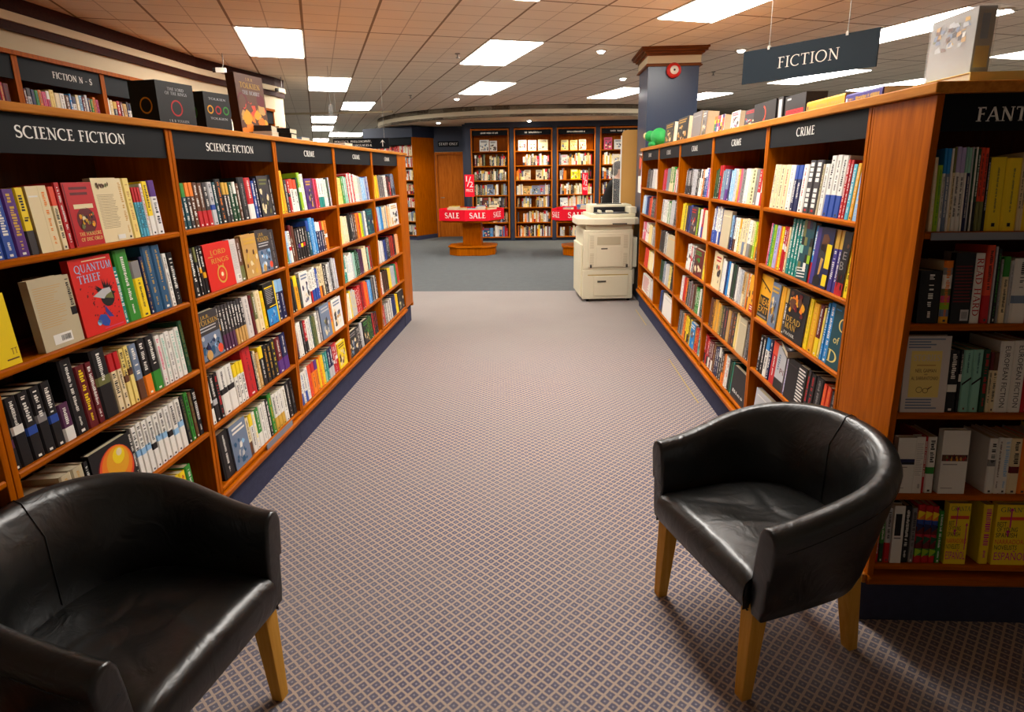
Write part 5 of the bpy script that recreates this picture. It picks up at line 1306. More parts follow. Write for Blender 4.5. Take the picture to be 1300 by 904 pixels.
# ---------------------------------------------------------------- tub armchairs
def armchair(label, loc, facing, scale=.97):
    """local: +y is the way the chair faces"""
    rz = math.atan2(facing[1], facing[0]) - PI / 2
    t = thing('armchair', label, 'armchair', (*loc, 0), rz, 'black leather tub armchairs')
    t.scale = (scale, scale, 1)
    a, yf, yb, k = .29, .27, -.27, 2.5
    path = []
    for i in range(7): path.append((a, yf - (yf - .02) * i / 6))
    N = 30
    for i in range(1, N):
        th = PI * i / N
        cx, sx = math.cos(th), math.sin(th)
        path.append((a * math.copysign(abs(cx) ** (2 / k), cx), .02 - (.02 - yb) * abs(sx) ** (2 / k)))
    for i in range(7): path.append((-a, .02 + (yf - .02) * i / 6))
    n = len(path)
    sh = MB(); rings = []
    L = [0]
    for p, q in zip(path, path[1:]): L.append(L[-1] + math.hypot(q[0] - p[0], q[1] - p[1]))
    for i, (x, y) in enumerate(path):
        p, q = path[max(0, i - 1)], path[min(n - 1, i + 1)]
        d = Vector((q[0] - p[0], q[1] - p[1])).normalized()
        ox, oy = d.y, -d.x      # outward is right of travel reversed below
        if ox * x + oy * (y + .0) < 0 and abs(x) > .05: ox, oy = -ox, -oy
        if abs(x) <= .05: ox, oy = 0, -1
        s_ = L[i] / L[-1]
        hgt = .63 + .145 * (0.5 - 0.5 * math.cos(2 * PI * s_)) ** .9
        zb = .318
        back = (0.5 - 0.5 * math.cos(2 * PI * s_))
        fl_ = .012 + .035 * back          # flare of the top
        prof = [(-.03, .36), (-.03, .46), (-.03 + .006, hgt - .10), (-.026 + fl_, hgt - .03), (-.012 + fl_, hgt - .006), (.012 + fl_, hgt), (.036 + fl_, hgt - .012), (.047 + fl_, hgt - .04),
                (.046 + fl_ * .9, hgt - .07), (.04 + fl_ * .6, hgt - .16), (.036 + fl_ * .1, .47), (.03 - .02 * back, .36), (.022 - .03 * back, zb), (-.02, zb)]
        rings.append([(x + ox * o, y + oy * o, z) for o, z in prof])
    m_ = len(rings[0]); v = [p for r in rings for p in r]; f = []
    for i in range(n - 1):
        for j in range(m_):
            q = (j + 1) % m_
            f.append((i * m_ + j, i * m_ + q, (i + 1) * m_ + q, (i + 1) * m_ + j))
    sh.add(v, f, None, 0, True)
    sh.add(rings[0], [tuple(range(m_))]); sh.add(rings[-1], [tuple(range(m_ - 1, -1, -1))])
    o = sh.build('tub_shell', M['leather'], t)
    bm = bmesh.new(); bm.from_mesh(o.data); bmesh.ops.remove_doubles(bm, verts=bm.verts, dist=1e-5); bmesh.ops.recalc_face_normals(bm, faces=bm.faces)
    bmesh.ops.bevel(bm, geom=[e for e in bm.edges if any(len(f_.verts) > 8 for f_ in e.link_faces)], offset=.012, segments=3, affect='EDGES', profile=.6)
    for f_ in bm.faces: f_.smooth = True
    bm.to_mesh(o.data); bm.free()
    # seat: fills the tub, rolls over at the front
    st = MB(); nx, ny = 44, 44; g = []
    for j in range(ny + 1):
        row = []
        yy = -.245 + (.285 + .245) * j / ny
        for i in range(nx + 1):
            u = -1 + 2 * i / nx
            hw = .258
            if yy < .02: hw = .258 * max(0.0, 1 - abs((yy - .02) / .27) ** 2.6) ** (1 / 2.6)
            xx = hw * u
            z = .445 + .02 * (1 - u * u) * (1 - ((yy - .02) / .3) ** 2)
            # shallow creases and a worn hollow where people sit
            z -= .012 * math.exp(-((xx - .03) ** 2 + (yy - .05) ** 2) / .012)
            z += .0025 * math.sin(34 * xx + 9 * yy + 1.2 * math.sin(20 * yy)) * math.exp(-((xx) ** 2 + (yy - .05) ** 2) / .03)
            z -= .006 * max(0, (abs(u) - .8) / .2) ** 2
            z += .004 * math.exp(-((xx + .09 - .35 * (yy + .05)) / .012) ** 2) * math.exp(-((yy - .1) / .1) ** 2) - .004 * math.exp(-((xx - .06 - .5 * yy) / .014) ** 2) * math.exp(-((yy - .12) / .09) ** 2)
            z -= .003 * math.exp(-((yy + .03 + .25 * abs(xx)) / .012) ** 2)
            if yy > .245: z -= .02 * ((yy - .245) / .04) ** 2
            row.append((xx, yy, z))
        g.append(row)
    v = [p for r in g for p in r]; w_ = nx + 1; f = []
    for j in range(ny):
        for i in range(nx): f.append((j * w_ + i, j * w_ + i + 1, (j + 1) * w_ + i + 1, (j + 1) * w_ + i))
    fronts = []
    for q, (dy, z) in enumerate(((.297, .40), (.297, .37), (.291, .34), (.276, .322), (.2, .322))):
        base = len(v)
        for i in range(nx + 1):
            u = -1 + 2 * i / nx; v.append((.258 * u, dy - .004 * u * u, z))
        prev = ny * w_ if q == 0 else base - w_
        for i in range(nx): f.append((prev + i, prev + i + 1, base + i + 1, base + i))
    st.add(v, f, None, 0, True)
    # side skirts of the cushion
    for s_ in (1, -1):
        st.quad((.258 * s_, -.0, .33), (.258 * s_, .29, .33), (.258 * s_, .286, .42), (.258 * s_, -.0, .435))
    o = st.build('seat_cushion', M['leather'], t)
    MB().prism([(.27, .26), (-.27, .26), (-.27, 0), (-.2, -.2), (0, -.26), (.2, -.2), (.27, 0)], .321, .38).build('seat_base', M['leather'], t)
    # seam down the middle of the back and round the arm tops
    mid = rings[n // 2]
    pts = [tuple(Vector(mid[j]) + Vector((0, .0012 if j < 5 else -.001, .0012))) for j in range(1, 9)]
    MB().tube(pts, .0015, 6).build('back_seam', M['stitch'], t)
    for s_ in (1, -1):
        idx = range(1, n // 2 - 2) if s_ == 1 else range(n - 2, n // 2 + 2, -1)
        pt = [tuple(Vector(rings[i][8]) + Vector((0, 0, .001))) for i in idx]
        MB().tube(pt, .0022, 6).build('arm_piping', M['stitch'], t)
    for sx, y0, spl in ((1, .235, .02), (-1, .235, .02), (1, -.19, -.05), (-1, -.19, -.05)):
        lg = MB(); x0 = .25 * sx if spl > 0 else .19 * sx; x1 = x0 + .006 * sx; y1 = y0 + spl
        a0, a1 = .03, .019
        top, bot = [], []
        for dx, dy in ((-1, -1), (1, -1), (1, 1), (-1, 1)):
            top.append((x0 + dx * a0, y0 + dy * a0, .345)); bot.append((x1 + dx * a1, y1 + dy * a1, 0))
        lg.add(bot + top, [(3, 2, 1, 0), (4, 5, 6, 7)] + [(i, (i + 1) % 4, 4 + (i + 1) % 4, 4 + i) for i in range(4)])
        lg.build('leg', M['wood_leg'], t, .003)
    return t


armchair('black leather tub armchair angled in front of the corner end bookcase', (.775, 1.90), (-.94, -.34))
armchair('black leather tub armchair cut by the picture edge, under the large science fiction sign', (-1.122, 1.33), (.985, -.17), .95)

# ---------------------------------------------------------------- photocopier
t = thing('photocopier', 'beige office photocopier standing between the crime shelves and the sale table', 'photocopier', (.80, 7.82, 0), R(5))
Q = lambda: MB()
Q().box(-.335, .30, -.34, .34, .035, .40).build('paper_cabinet', M['copier'], t, .008)
for z0, z1 in ((.075, .33),):
    d_ = Q().box(-.2, .24, -.352, -.341, z0, z1).build('lower_panel', M['copier'], t, .005)
    Q().box(-.15, -.04, -.356, -.3525, .25, .272).build('handle', M['copier_dark'], d_)
Q().box(-.27, .24, -.3425, -.34, .336, .348).build('trim_line', M['tape'], t)
for x in (-.26, .262): Q().lathe([(.001, 0), (.02, 0), (.02, .035), (.001, .035)], x, -.28, 12).build('caster', M['black_plastic'], t)
for x in (-.26, .262): Q().lathe([(.001, 0), (.02, 0), (.02, .035), (.001, .035)], x, .28, 12).build('caster', M['black_plastic'], t)
Q().box(-.33, .29, -.33, .34, .4005, .90).build('body', M['copier'], t, .01)
d_ = Q().box(-.27, .25, -.352, -.331, .44, .86).build('side_door', M['copier'], t, .006)
Q().box(-.17, .14, -.357, -.3525, .455, .70).build('inner_panel', M['copier'], d_, .003)
Q().box(-.16, .13, -.358, -.3525, .72, .82).build('paper_guide', M['copier_mid'], d_, .003)
Q().box(-.11, -.03, -.3585, -.3572, .665, .68).build('label_slot', M['copier_dark'], d_)
for x in (-.225, .195):
    v_ = Q()
    for i in range(9): v_.box(x - .025, x + .025, -.3535, -.3522, .46 + i * .018, .468 + i * .018); 
    for i in range(9): v_.box(x - .025, x + .025, -.3535, -.3522, .68 + i * .018, .688 + i * .018)
    v_.build('vent', M['copier_mid'], d_)
for x in (-.235, .215): Q().box(x - .012, x + .012, -.358, -.3522, .435, .475).build('latch', M['copier_dark'], d_)
Q().box(.291, .36, -.28, .2, .42, .80).build('side_tray', M['copier'], t, .01)
Q().box(.291, .34, -.25, .2, .2, .40).build('side_cover', M['copier'], t, .008)
Q().box(-.36, -.331, -.3, .3, .06, .72).build('drawer_side', M['copier'], t, .008)
nk = Q(); nk.box(-.30, .28, -.31, .33, .9005, .965); nk.build('neck', M['copier_mid'], t, .006)
sc = Q(); sc.prism([(-.41, -.30), (-.2, -.37), (.30, -.37), (.36, -.33), (.36, .34), (-.36, .34), (-.41, .1)], .9655, 1.045); sc.build('scanner_bed', M['copier'], t, .01)
Q().box(.02, .2, -.374, -.3705, .968, .985).build('bed_slot', M['copier_dark'], t)
ld = Q(); ld.prism([(-.24, -.25), (.33, -.25), (.34, .33), (-.24, .33)], 1.0455, 1.09); ld.build('document_lid', M['copier'], t, .008)
fd = Q(); fd.box(-.2, .34, .02, .33, 1.0905, 1.19); fd.build('document_feeder', M['copier'], t, .012)
Q().box(.26, .345, -.24, .0195, 1.0905, 1.17).build('feeder_side', M['copier'], t, .01)
Q().box(-.16, .25, -.23, .0, 1.0905, 1.10).build('feeder_tray', M['black_plastic'], t)
Q().box(-.15, .25, .005, .0195, 1.0905, 1.16).build('feeder_mouth', M['black_plastic'], t)
g_ = Q(); g_.box(-.02, .06, -.2, -.1, 1.1005, 1.125); g_.box(-.11, -.09, -.22, -.02, 1.1005, 1.13); g_.build('paper_slide', M['copier'], t, .003)
Q().box(-.1, .22, .08, .11, 1.1905, 1.20).build('feed_slot', M['copier_dark'], t)

# ---------------------------------------------------------------- sale tables
def sale_table(label, poly, cx, cy, word_faces, base_half):
    t = thing('display_table', label, 'display table', (cx, cy, 0), 0, 'sale tables with red sides')
    pl = [(x - cx, y - cy) for x, y in poly]
    b = base_half
    oc = [(-b, -.18), (-b * .62, -.36), (b * .62, -.36), (b, -.18), (b, .18), (b * .62, .36), (-b * .62, .36), (-b, .18)]
    MB().prism(oc, 0, .15).build('plinth', M['wood_v'], t, .01)
    MB().prism([(x * 1.06, y * 1.06) for x, y in oc], .1505, .185).build('plinth_top', M['wood_h'], t, .012)
    MB().box(-.185, .185, -.17, .17, .1855, .66).build('column', M['wood_v'], t, .006)
    MB().prism([(x * .9, y * .9) for x, y in pl], .6605, .695).build('table_top', M['wood_h'], t, .004)
    MB().prism([(x * .97, y * .97) for x, y in pl], .6955, .74).build('tray_base', M['wood_h'], t)
    n = len(pl)
    for i in range(n):
        (xa, ya), (xb, yb_) = pl[i], pl[(i + 1) % n]
        d_ = Vector((xb - xa, yb_ - ya)); L = d_.length; d_.normalize()
        nrm = Vector((d_.y, -d_.x))
        f = MB()
        v = []
        for off in (0, -.008):
            for s_, z in ((0, .70), (L, .70), (L, .91), (0, .91)):
                v.append((xa + d_.x * s_ + nrm.x * off, ya + d_.y * s_ + nrm.y * off, z))
        f.add(v, [(0, 1, 2, 3), (7, 6, 5, 4), (0, 4, 5, 1), (3, 2, 6, 7), (1, 5, 6, 2), (4, 0, 3, 7)])
        fo = f.build('sale_side', M['red_card'], t)
        if i in word_faces:
            p2, tw = serif('SALE', .105, bold=1.2)
            k = min(1.0, L * .8 / tw); s0 = (L - tw * k) / 2
            fl2 = MB(); fl2.flat(([(x * k, y) for x, y in p2[0]], p2[1]), lambda x, y: (xa + d_.x * (s0 + x) + nrm.x * .002, ya + d_.y * (s0 + x) + nrm.y * .002, .752 + y))
            fl2.build('lettering', M['letter'], fo)
    return t


P1 = [(-2.03, 11.80), (-1.50, 11.62), (-1.02, 11.64), (-.78, 12.2), (-1.02, 12.75), (-1.85, 12.8), (-2.1, 12.3)]
sale_table('sale table with red SALE sides and octagonal wooden foot near the staff door', P1, -1.42, 12.16, (0, 1, 2), .46)
P2 = [(.17, 11.75), (.33, 11.5), (.92, 11.42), (1.5, 11.6), (1.6, 12.2), (1.2, 12.6), (.4, 12.6)]
sale_table('sale table with red SALE sides half hidden by the photocopier', P2, .86, 12.0, (0, 1), .46)
rng = random.Random(3)
spots = [(-1.75, 12.0, 'yellow', 'black'), (-1.62, 12.25, 'amber', 'brown'), (-1.4, 11.95, 'sky', 'white'), (-1.22, 12.0, 'azure', 'white'), (-1.27, 12.40, 'white', 'slate'), (-1.05, 12.15, 'amber', 'tan'), (-1.04, 12.44, 'dgreen', 'gold'), (-1.85, 12.4, 'vermil', 'white')]
spots2 = [(.5, 11.95, 'indigo', 'white'), (.78, 12.0, 'azure', 'white'), (1.05, 11.95, 'sky', 'blue'), (1.25, 12.2, 'green', 'white')]
for k, (x, y, c, a) in enumerate(spots + spots2):
    n = 4 if k % 3 else 5
    tbl = 'table by the staff door' if k < len(spots) else 'table behind the copier'
    z = .7405
    for q in range(n):
        cc = c if q == n - 1 else rng.choice(['cream', 'white', 'slate', 'tan', 'red'])
        cv, pg = face_book(.17, .23, .045, cc, a, 'art', rng)
        mm = Matrix.Translation((x, y, z + .045)) @ Matrix.Rotation(rng.uniform(-.3, .3), 4, 'Z') @ Matrix.Rotation(-PI / 2, 4, 'X') @ Matrix.Translation((-.085, 0, -.115))
        STUFF.merge(cv, mm); pg.m = [1] * len(pg.m); STUFF.merge(pg, mm); z += .0455

for (x, y, rz, w), lab in (((-1.46, 12.2, 0, .19), 'red half price card on a pole over the sale table by the door'), ((.83, 12.3, R(52), .19), 'narrow red half price card on a pole behind the copier table')):
    t = thing('price_sign', lab, 'sign', (x, y, .7405), rz, 'red half price signs')
    MB().tube([(0, 0, 0), (0, 0, .83)], .009, 10).build('pole', M['black_plastic'], t)
    MB().lathe([(.001, 0), (.05, 0), (.05, .01), (.001, .012)], n=20).build('foot', M['black_plastic'], t)
    cd = MB().box(-w / 2, w / 2, -.018, -.0095, .40, .83).build('card', M['red_card'], t)
    gl = MB()
    for s_, x0, x1, z0, zh in (('1', -.075, -.035, .70, .10), ('2', .0, .075, .585, .11)):
        p2, tw = serif('I', 1) if s_ == '1' else sans(s_, 1)
        gl.flat(p2, lambda a, b_: (x0 + (x1 - x0) * a / tw, -.0188, z0 + zh * b_))
    gl.add([(-.05, -.0188, .60), (-.035, -.0188, .60), (.035, -.0188, .79), (.02, -.0188, .79)], [(0, 1, 2, 3)])
    p2, tw = sans('PRICE', 1); gl.flat(p2, lambda a, b_: (-.07 + .14 * a / tw, -.0188, .495 + .055 * b_))
    gl.build('lettering', M['letter'], cd)

# ---------------------------------------------------------------- tan screen and acrylic pocket beside the pillar
t = thing('screen_board', 'tall tan board with a rounded top corner beside the blue pillar', 'screen', (1.035, 8.2, 0))
pts = [(0, 0), (.5, 0), (.5, 2.12)] + [(.06 + .06 * math.cos(R(90 + 90 * i / 8)), 2.06 + .06 * math.sin(R(90 + 90 * i / 8))) for i in range(9)]
b_ = MB(); n = len(pts)
b_.add([(x, 0, z) for x, z in pts] + [(x, .03, z) for x, z in pts], [tuple(range(n)), tuple(range(2 * n - 1, n - 1, -1))] + [(i, n + i, n + (i + 1) % n, (i + 1) % n) for i in range(n)])
b_.build('board', M['tan_board'], t)
MB().box(-.012, -.0005, -.004, .03, .02, 2.05).build('edge_strip', M['white_plastic'], t)
t = thing('acrylic_panel', 'clear acrylic pocket fixed beside the tan board before the person', 'acrylic panel', (.93, 8.17, 1.16))
MB().box(0, .1, 0, .006, 0, .62).build('sheet', M['acrylic'], t)
e_ = MB(); e_.box(-.004, 0, 0, .007, 0, .62); e_.box(-.004, .1, 0, .007, -.004, 0); e_.build('edge', M['white_plastic'], t)

# ---------------------------------------------------------------- hanging signs
t = thing('hanging_sign', 'large dark hanging sign reading FICTION above the crime shelves', 'sign', (1.84, 4.62, 2.355), math.atan2(4.25 - 5.0, 2.145 - 1.535))
L = math.hypot(4.25 - 5.0, 2.145 - 1.535)
pn = MB().box(-L / 2, L / 2, -.006, .006, -.115, .118).build('panel', M['sign_blue'], t)
p2, tw = serif('FICTION', .075, bold=.75); k = .44 / tw
MB().flat(([(x * k, y) for x, y in p2[0]], p2[1]), lambda x, y: (-.2 + x, -.0065, -.035 + y)).build('lettering', M['letter'], pn)
for x in (-.28, .28):
    MB().tube([(x, 0, .118), (x, 0, .595)], .0022, 6).build('wire', M['wire'], t)
    MB().box(x - .008, x + .008, -.01, .01, .105, .13).build('clip', M['white_plastic'], t)
t = thing('hanging_sign', 'grey sign reading politics, philosophy, economics and languages above the crime case', 'sign', (-2.65, 9.0, 2.04), R(-3))
pn = MB().box(-.42, .42, -.01, .01, -.07, .08).build('panel', M['navy_panel'], t)
gl = MB()
for s_, z in (('POLITICS, PHILOSOPHY,', .022), ('ECONOMICS, LANGUAGES &', -.032)):
    p2, tw = serif(s_, .03); kk = .56 / tw
    gl.flat(([(x * kk, y) for x, y in p2[0]], p2[1]), lambda x, y: (-.4 + x, -.0105, z + y))
gl.add([(.32, -.0105, -.04), (.33, -.0105, -.04), (.33, -.0105, .04), (.32, -.0105, .04)], [(0, 1, 2, 3)])
gl.add([(.29, -.0105, .01), (.325, -.0105, .055), (.36, -.0105, .01), (.325, -.0105, .035)], [(0, 1, 2, 3)])
gl.build('lettering', M['letter'], pn)
for x in (-.35, .35): MB().tube([(x, 0, .08), (x, 0, .91)], .002, 6).build('wire', M['wire'], t)
t = thing('hanging_strip', 'clear acrylic strip hanging from the ceiling above crime cases', 'hanging strip', (-2.72, 8.0, 2.17))
MB().box(-.03, .03, -.004, .004, 0, .32).build('strip', M['acrylic'], t)
MB().tube([(0, 0, .32), (0, 0, .78)], .002, 6).build('wire', M['wire'], t)


# ---------------------------------------------------------------- things standing on the top boards
def box_set(label, loc, rz, w, d, h, rings, title):
    t = thing('boxed_book_set', label, 'boxed set', loc, rz, 'boxed sets on the science fiction case')
    dec = MB().box(0, w, 0, d, 0, h, rgb(24, 23, 22))
    for face, u, z, r_, col in rings:
        for i in range(28):
            a0, a1 = 2 * PI * i / 28, 2 * PI * (i + 1) / 28
            q = []
            for a, rr in ((a0, r_), (a0, r_ + .006), (a1, r_ + .006), (a1, r_)):
                uu, zz = u + rr * math.cos(a), z + rr * 1.05 * math.sin(a)
                q.append((uu, -.0008, zz) if face == 'f' else (-.0008, uu, zz))
            dec.add(q, [(0, 1, 2, 3) if face == 'f' else (3, 2, 1, 0)], COL[col])
    for s_, x0, x1, z, hh in title:
        p2, tw = serif(s_, 1); dec.flat(p2, lambda a, b_: (x0 + (x1 - x0) * a / tw, -.0008, z + hh * b_), COL['lgrey'])
    dec.build('slipcase', M['print'], t)
    return t


# front faces +X: rz = 90 deg turns local -y to +x
ZT = 1.8262
box_set('black boxed set with red and yellow rings standing on the science fiction case', (-1.60, 2.56, ZT), R(78), .205, .14, .185, [('f', .10, .08, .026, 'red'), ('l', .06, .085, .026, 'amber')], [('THE LORD', .06, .15, .15, .012), ('OF THE RINGS', .045, .165, .133, .012), ('J.R.R. TOLKIEN'.replace('.', ' ').replace('  ', ' '), .05, .16, .022, .01)])
box_set('black boxed set with green ring and small coloured rings on the science fiction case', (-1.605, 2.93, ZT), R(75), .165, .16, .185, [('l', .08, .09, .028, 'green'), ('f', .035, .105, .013, 'amber'), ('f', .085, .105, .013, 'red'), ('f', .135, .105, .013, 'green')], [('TOLKIEN', .03, .14, .06, .01), ('TOLKIEN', .03, .14, .15, .01)])
rng = random.Random(12)


def lone(cvpg, label, m_, grp=None, name='book'):
    cv, pg = cvpg
    o = cv.build(name, PRINT); o.matrix_world = m_; tag(o, label, 'book', grp); pg.build('pages', M['pages'], o); return o


def hobbit(w, h, t):
    cv, pg = face_book(w, h, t, 'brown', 'orange', 'none_', random.Random(4))
    rr = random.Random(9)
    def P(x, z, l): return (w * x, -.003 - .0003 * l, h * z)
    pal = ['orange', 'amber', 'brown', 'tan', 'vermil', 'brown', 'maroon']
    cv.quad(P(0, 0, 0), P(1, 0, 0), P(1, 1, 0), P(0, 1, 0), COL['brown'])
    for i in range(60):
        cx, cz = rr.uniform(.08, .92), rr.uniform(.06, .62); r0 = rr.uniform(.05, .17); k = rr.choice(pal[:4] if cz < .4 else pal[2:])
        cv.add([P(min(.99, max(.01, cx + r0 * rr.uniform(.6, 1.3) * math.cos(2 * PI * j / 8))), max(.01, cz + .7 * r0 * rr.uniform(.6, 1.3) * math.sin(2 * PI * j / 8)), 1 + i * .02) for j in range(8)], [tuple(range(8))], COL[k])
    for s_, x0, x1, z, hh, c_ in (('J R R', .38, .62, .9, .045, 'tan'), ('TOLKIEN', .14, .86, .78, .085, 'gold'), ('THE HOBBIT', .2, .82, .68, .06, 'lgrey')):
        p2, tw = serif(s_, 1); cv.flat(p2, lambda a, b_: P(x0 + (x1 - x0) * a / tw, z + hh * b_, 4), COL[c_])
    return cv, pg


lone(hobbit(.24, .325, .05), 'large upright brown and orange fantasy paperback on the science fiction case', Matrix.Translation((-1.61, 3.29, ZT)) @ Matrix.Rotation(R(80), 4, 'Z') @ Matrix.Rotation(R(-3), 4, 'X'))


def flat_book(w, h, t, col, acc, key='art'):
    return face_book(w, h, t, col, acc, key, rng)


def lay(x, y, z, rz, w, h, t): return Matrix.Translation((x, y, z + t)) @ Matrix.Rotation(rz, 4, 'Z') @ Matrix.Rotation(-PI / 2, 4, 'X') @ Matrix.Translation((-w / 2, 0, -h / 2))


for k, (x, y, z, rz, w, h, t_, c, a, lab) in enumerate([
        (-1.60, 3.44, ZT, 1.7, .13, .2, .03, 'white', 'grey', 'white book lying flat under others on the science fiction case'),
        (-1.61, 3.45, ZT + .031, 1.75, .13, .2, .03, 'dgrey', 'white', 'dark book lying flat on a white one on science fiction case'),
        (-1.56, 3.60, ZT, 1.72, .13, .2, .027, 'black', 'olive', 'black and olive book lying flat beside the tall paperback'),
        (-1.56, 3.60, ZT + .028, 1.66, .13, .2, .027, 'black', 'olive', 'black book lying on the black and olive book'),
        (-1.66, 4.02, ZT, 1.6, .15, .22, .03, 'sky', 'white', 'pale blue book lying flat on the top board over crime'),
        (-1.66, 4.9, ZT, 1.5, .16, .24, .03, 'white', 'cream', 'white book lying flat at the far end of the crime case top')]):
    lone(flat_book(w, h, t_, c, a), lab, lay(x, y, z, rz, w, h, t_), 'books lying on the case tops')
lone(face_book(.1, .085, .02, 'cream', 'red', 'art', rng), 'small cream picture card standing by the flat books', Matrix.Translation((-1.60, 3.76, ZT)) @ Matrix.Rotation(PI / 2, 4, 'Z') @ Matrix.Rotation(R(-6), 4, 'X'), None, 'picture_card')

# right-hand top board: books and boxes stand facing the aisle
ZR_ = 1.8533
R_TOP = [  # y of left (far) edge, width toward the viewer, height, thickness, colours
    (6.50, .42, .21, .05, 'dgrey', 'gold', 'art', 'dark grey book standing beside the green toy'),
    (5.92, .42, .215, .05, 'black', 'gold', 'art', 'black book with gold shape next to the dark grey book'),
    (5.36, .3, .215, .09, 'grey', 'lgrey', 'plain', 'plain grey box standing on the crime case top'),
    (5.02, .12, .2, .09, 'grey', 'white', 'art', 'narrow grey book against the plain grey box'),
    (3.98, .2, .11, .08, 'dgrey', 'red', 'art', 'dark book before the larger black box on crime case top')]
for y0, w, h, d_, c, a, key, lab in R_TOP:
    lone(face_book(w, h, d_, c, a, key, rng), lab, Matrix.Translation((1.25, y0, ZR_)) @ Matrix.Rotation(-PI / 2, 4, 'Z') @ Matrix.Rotation(R(-4), 4, 'X'), 'books standing on the crime case top')
# chequered book: coloured squares
cv, pg = face_book(.25, .13, .05, 'white', 'white', 'none_', rng)
cl = ['red', 'green', 'orange', 'purple', 'blue', 'yellow', 'white', 'black', 'pink']; rr = random.Random(2)
for i in range(6):
    for j in range(5):
        cv.quad((.01 + i * .039, -.004, .005 + j * .025), (.047 + i * .039, -.004, .005 + j * .025), (.047 + i * .039, -.004, .029 + j * .025), (.01 + i * .039, -.004, .029 + j * .025), COL[rr.choice(cl)])
lone((cv, pg), 'book with bright chequered squares on the crime case top', Matrix.Translation((1.25, 4.66, ZR_)) @ Matrix.Rotation(-PI / 2, 4, 'Z') @ Matrix.Rotation(R(-4), 4, 'X'))
lone(face_book(.18, .125, .06, 'white', 'pink', 'art', rng), 'white and pink book beside the chequered book', Matrix.Translation((1.25, 4.26, ZR_)) @ Matrix.Rotation(-PI / 2, 4, 'Z') @ Matrix.Rotation(R(-4), 4, 'X'))


def slip(label, y0, w, h, d_, deco, x=1.25, rz=-PI / 2):
    t = thing('boxed_book_set', label, 'boxed set', (x, y0, ZR_), rz, 'boxed sets on the crime case')
    dm = MB().box(0, w, 0, d_, 0, h, rgb(40, 36, 36)); deco(dm, w, h); dm.build('slipcase', M['print'], t)


def deco_swirl(dm, w, h):
    for i in range(9):
        a0, a1 = R(-80 + 18 * i), R(-62 + 18 * i); r0 = h * .26
        dm.add([(w * .45 + rr * math.cos(a), -.0008, h * .5 + rr * math.sin(a)) for a, rr in ((a0, r0), (a0, r0 + .012), (a1, r0 + .012), (a1, r0))], [(0, 1, 2, 3)], COL['vermil'])


def deco_red(dm, w, h):
    dm.quad((w * .08, -.0008, h * .06), (w * .92, -.0008, h * .06), (w * .92, -.0008, h * .4), (w * .08, -.0008, h * .4), COL['red'])
    for i in range(3): dm.quad((w * .15, -.001, h * (.1 + .09 * i)), (w * .8, -.001, h * (.1 + .09 * i)), (w * .8, -.001, h * (.13 + .09 * i)), (w * .15, -.001, h * (.13 + .09 * i)), COL['maroon'])
    glyphs_w = MB(); dm.quad((w * .1, -.0008, h * .82), (w * .3, -.0008, h * .82), (w * .3, -.0008, h * .9), (w * .1, -.0008, h * .9), COL['lgrey'])


slip('dark slipcase with a small red swirl on the crime case top', 3.80, .34, .125, .1, deco_swirl)
slip('dark wrapped slipcase leaning next to the black and red box', 3.43, .07, .125, .1, lambda dm, w, h: dm.quad((w * .2, -.0008, h * .1), (w * .8, -.0008, h * .1), (w * .8, -.0008, h * .9), (w * .2, -.0008, h * .9), COL['lgrey']))
slip('black slipcase with a red lower panel on the crime case top', 3.33, .25, .115, .1, deco_red)
# yellow book on its side and a navy one
lone(spine_book(.055, .36, .2, 'amber', 'tan', 'p', rng, True), 'amber book lying on its side by the corner end case', Matrix.Translation((1.22, 2.99, ZR_)) @ Matrix.Rotation(-PI / 2, 4, 'Z') @ Matrix.Rotation(PI / 2, 4, 'Y') @ Matrix.Translation((-.055, 0, 0)))
lone(spine_book(.045, .27, .2, 'indigo', 'gold', 'p', rng, True), 'violet-blue book lying on its side next to the amber one', Matrix.Translation((1.22, 2.62, ZR_)) @ Matrix.Rotation(-PI / 2, 4, 'Z') @ Matrix.Rotation(PI / 2, 4, 'Y') @ Matrix.Translation((-.045, 0, 0)))
# green soft toy
t = thing('soft_toy', 'round green soft toy at the far end of the crime case top', 'toy', (1.26, 6.85, ZR_))
MB().ellipsoid((0, 0, .10), (.09, .11, .10)).build('body', M['green_plush'], t)
MB().ellipsoid((-.07, .13, .12), (.06, .06, .06)).build('head', M['green_plush'], t)
MB().ellipsoid((-.115, .16, .125), (.03, .03, .035)).build('muzzle', M['cream_plush'], t)
for dx, dy in ((-.07, .09), (-.07, -.04), (.06, .08)): MB().ellipsoid((dx, dy, .03), (.03, .03, .03)).build('foot', M['green_plush'], t)
# big shrink-wrapped box on the corner, lying on a flat book
lone(flat_book(.3, .42, .03, 'butter', 'cream', 'plain'), 'flat cream book under the wrapped box on the corner', lay(1.47, 2.09, ZR_, PI / 2 - .03, .3, .42, .03))
t = thing('wrapped_box', 'large clear-wrapped picture book standing on the corner of the end case', 'wrapped box', (1.285, 2.225, ZR_ + .0305), -PI / 2)
bx = MB().box(.004, .221, .004, .056, .004, .190, rgb(150, 146, 140))
rr = random.Random(6)
for i in range(46):
    x0, z0 = rr.uniform(.02, .17), rr.uniform(.085, .165); c = rr.choice(['olive', 'brown', 'slate', 'lgrey', 'tan', 'dgrey', 'gold', 'grey', 'grey', 'white'])
    bx.quad((x0, .0036 - i * .00004, z0), (x0 + rr.uniform(.008, .035), .0036 - i * .00004, z0), (x0 + .02, .0036 - i * .00004, z0 + rr.uniform(.008, .02)), (x0, .0036 - i * .00004, z0 + .012), COL[c])
bx.quad((.2215, .01, .02), (.2215, .05, .02), (.2215, .05, .08), (.2215, .01, .08), COL['gold'])
bx.quad((.2215, .018, .1), (.2215, .04, .1), (.2215, .04, .17), (.2215, .018, .17), COL['slate'])
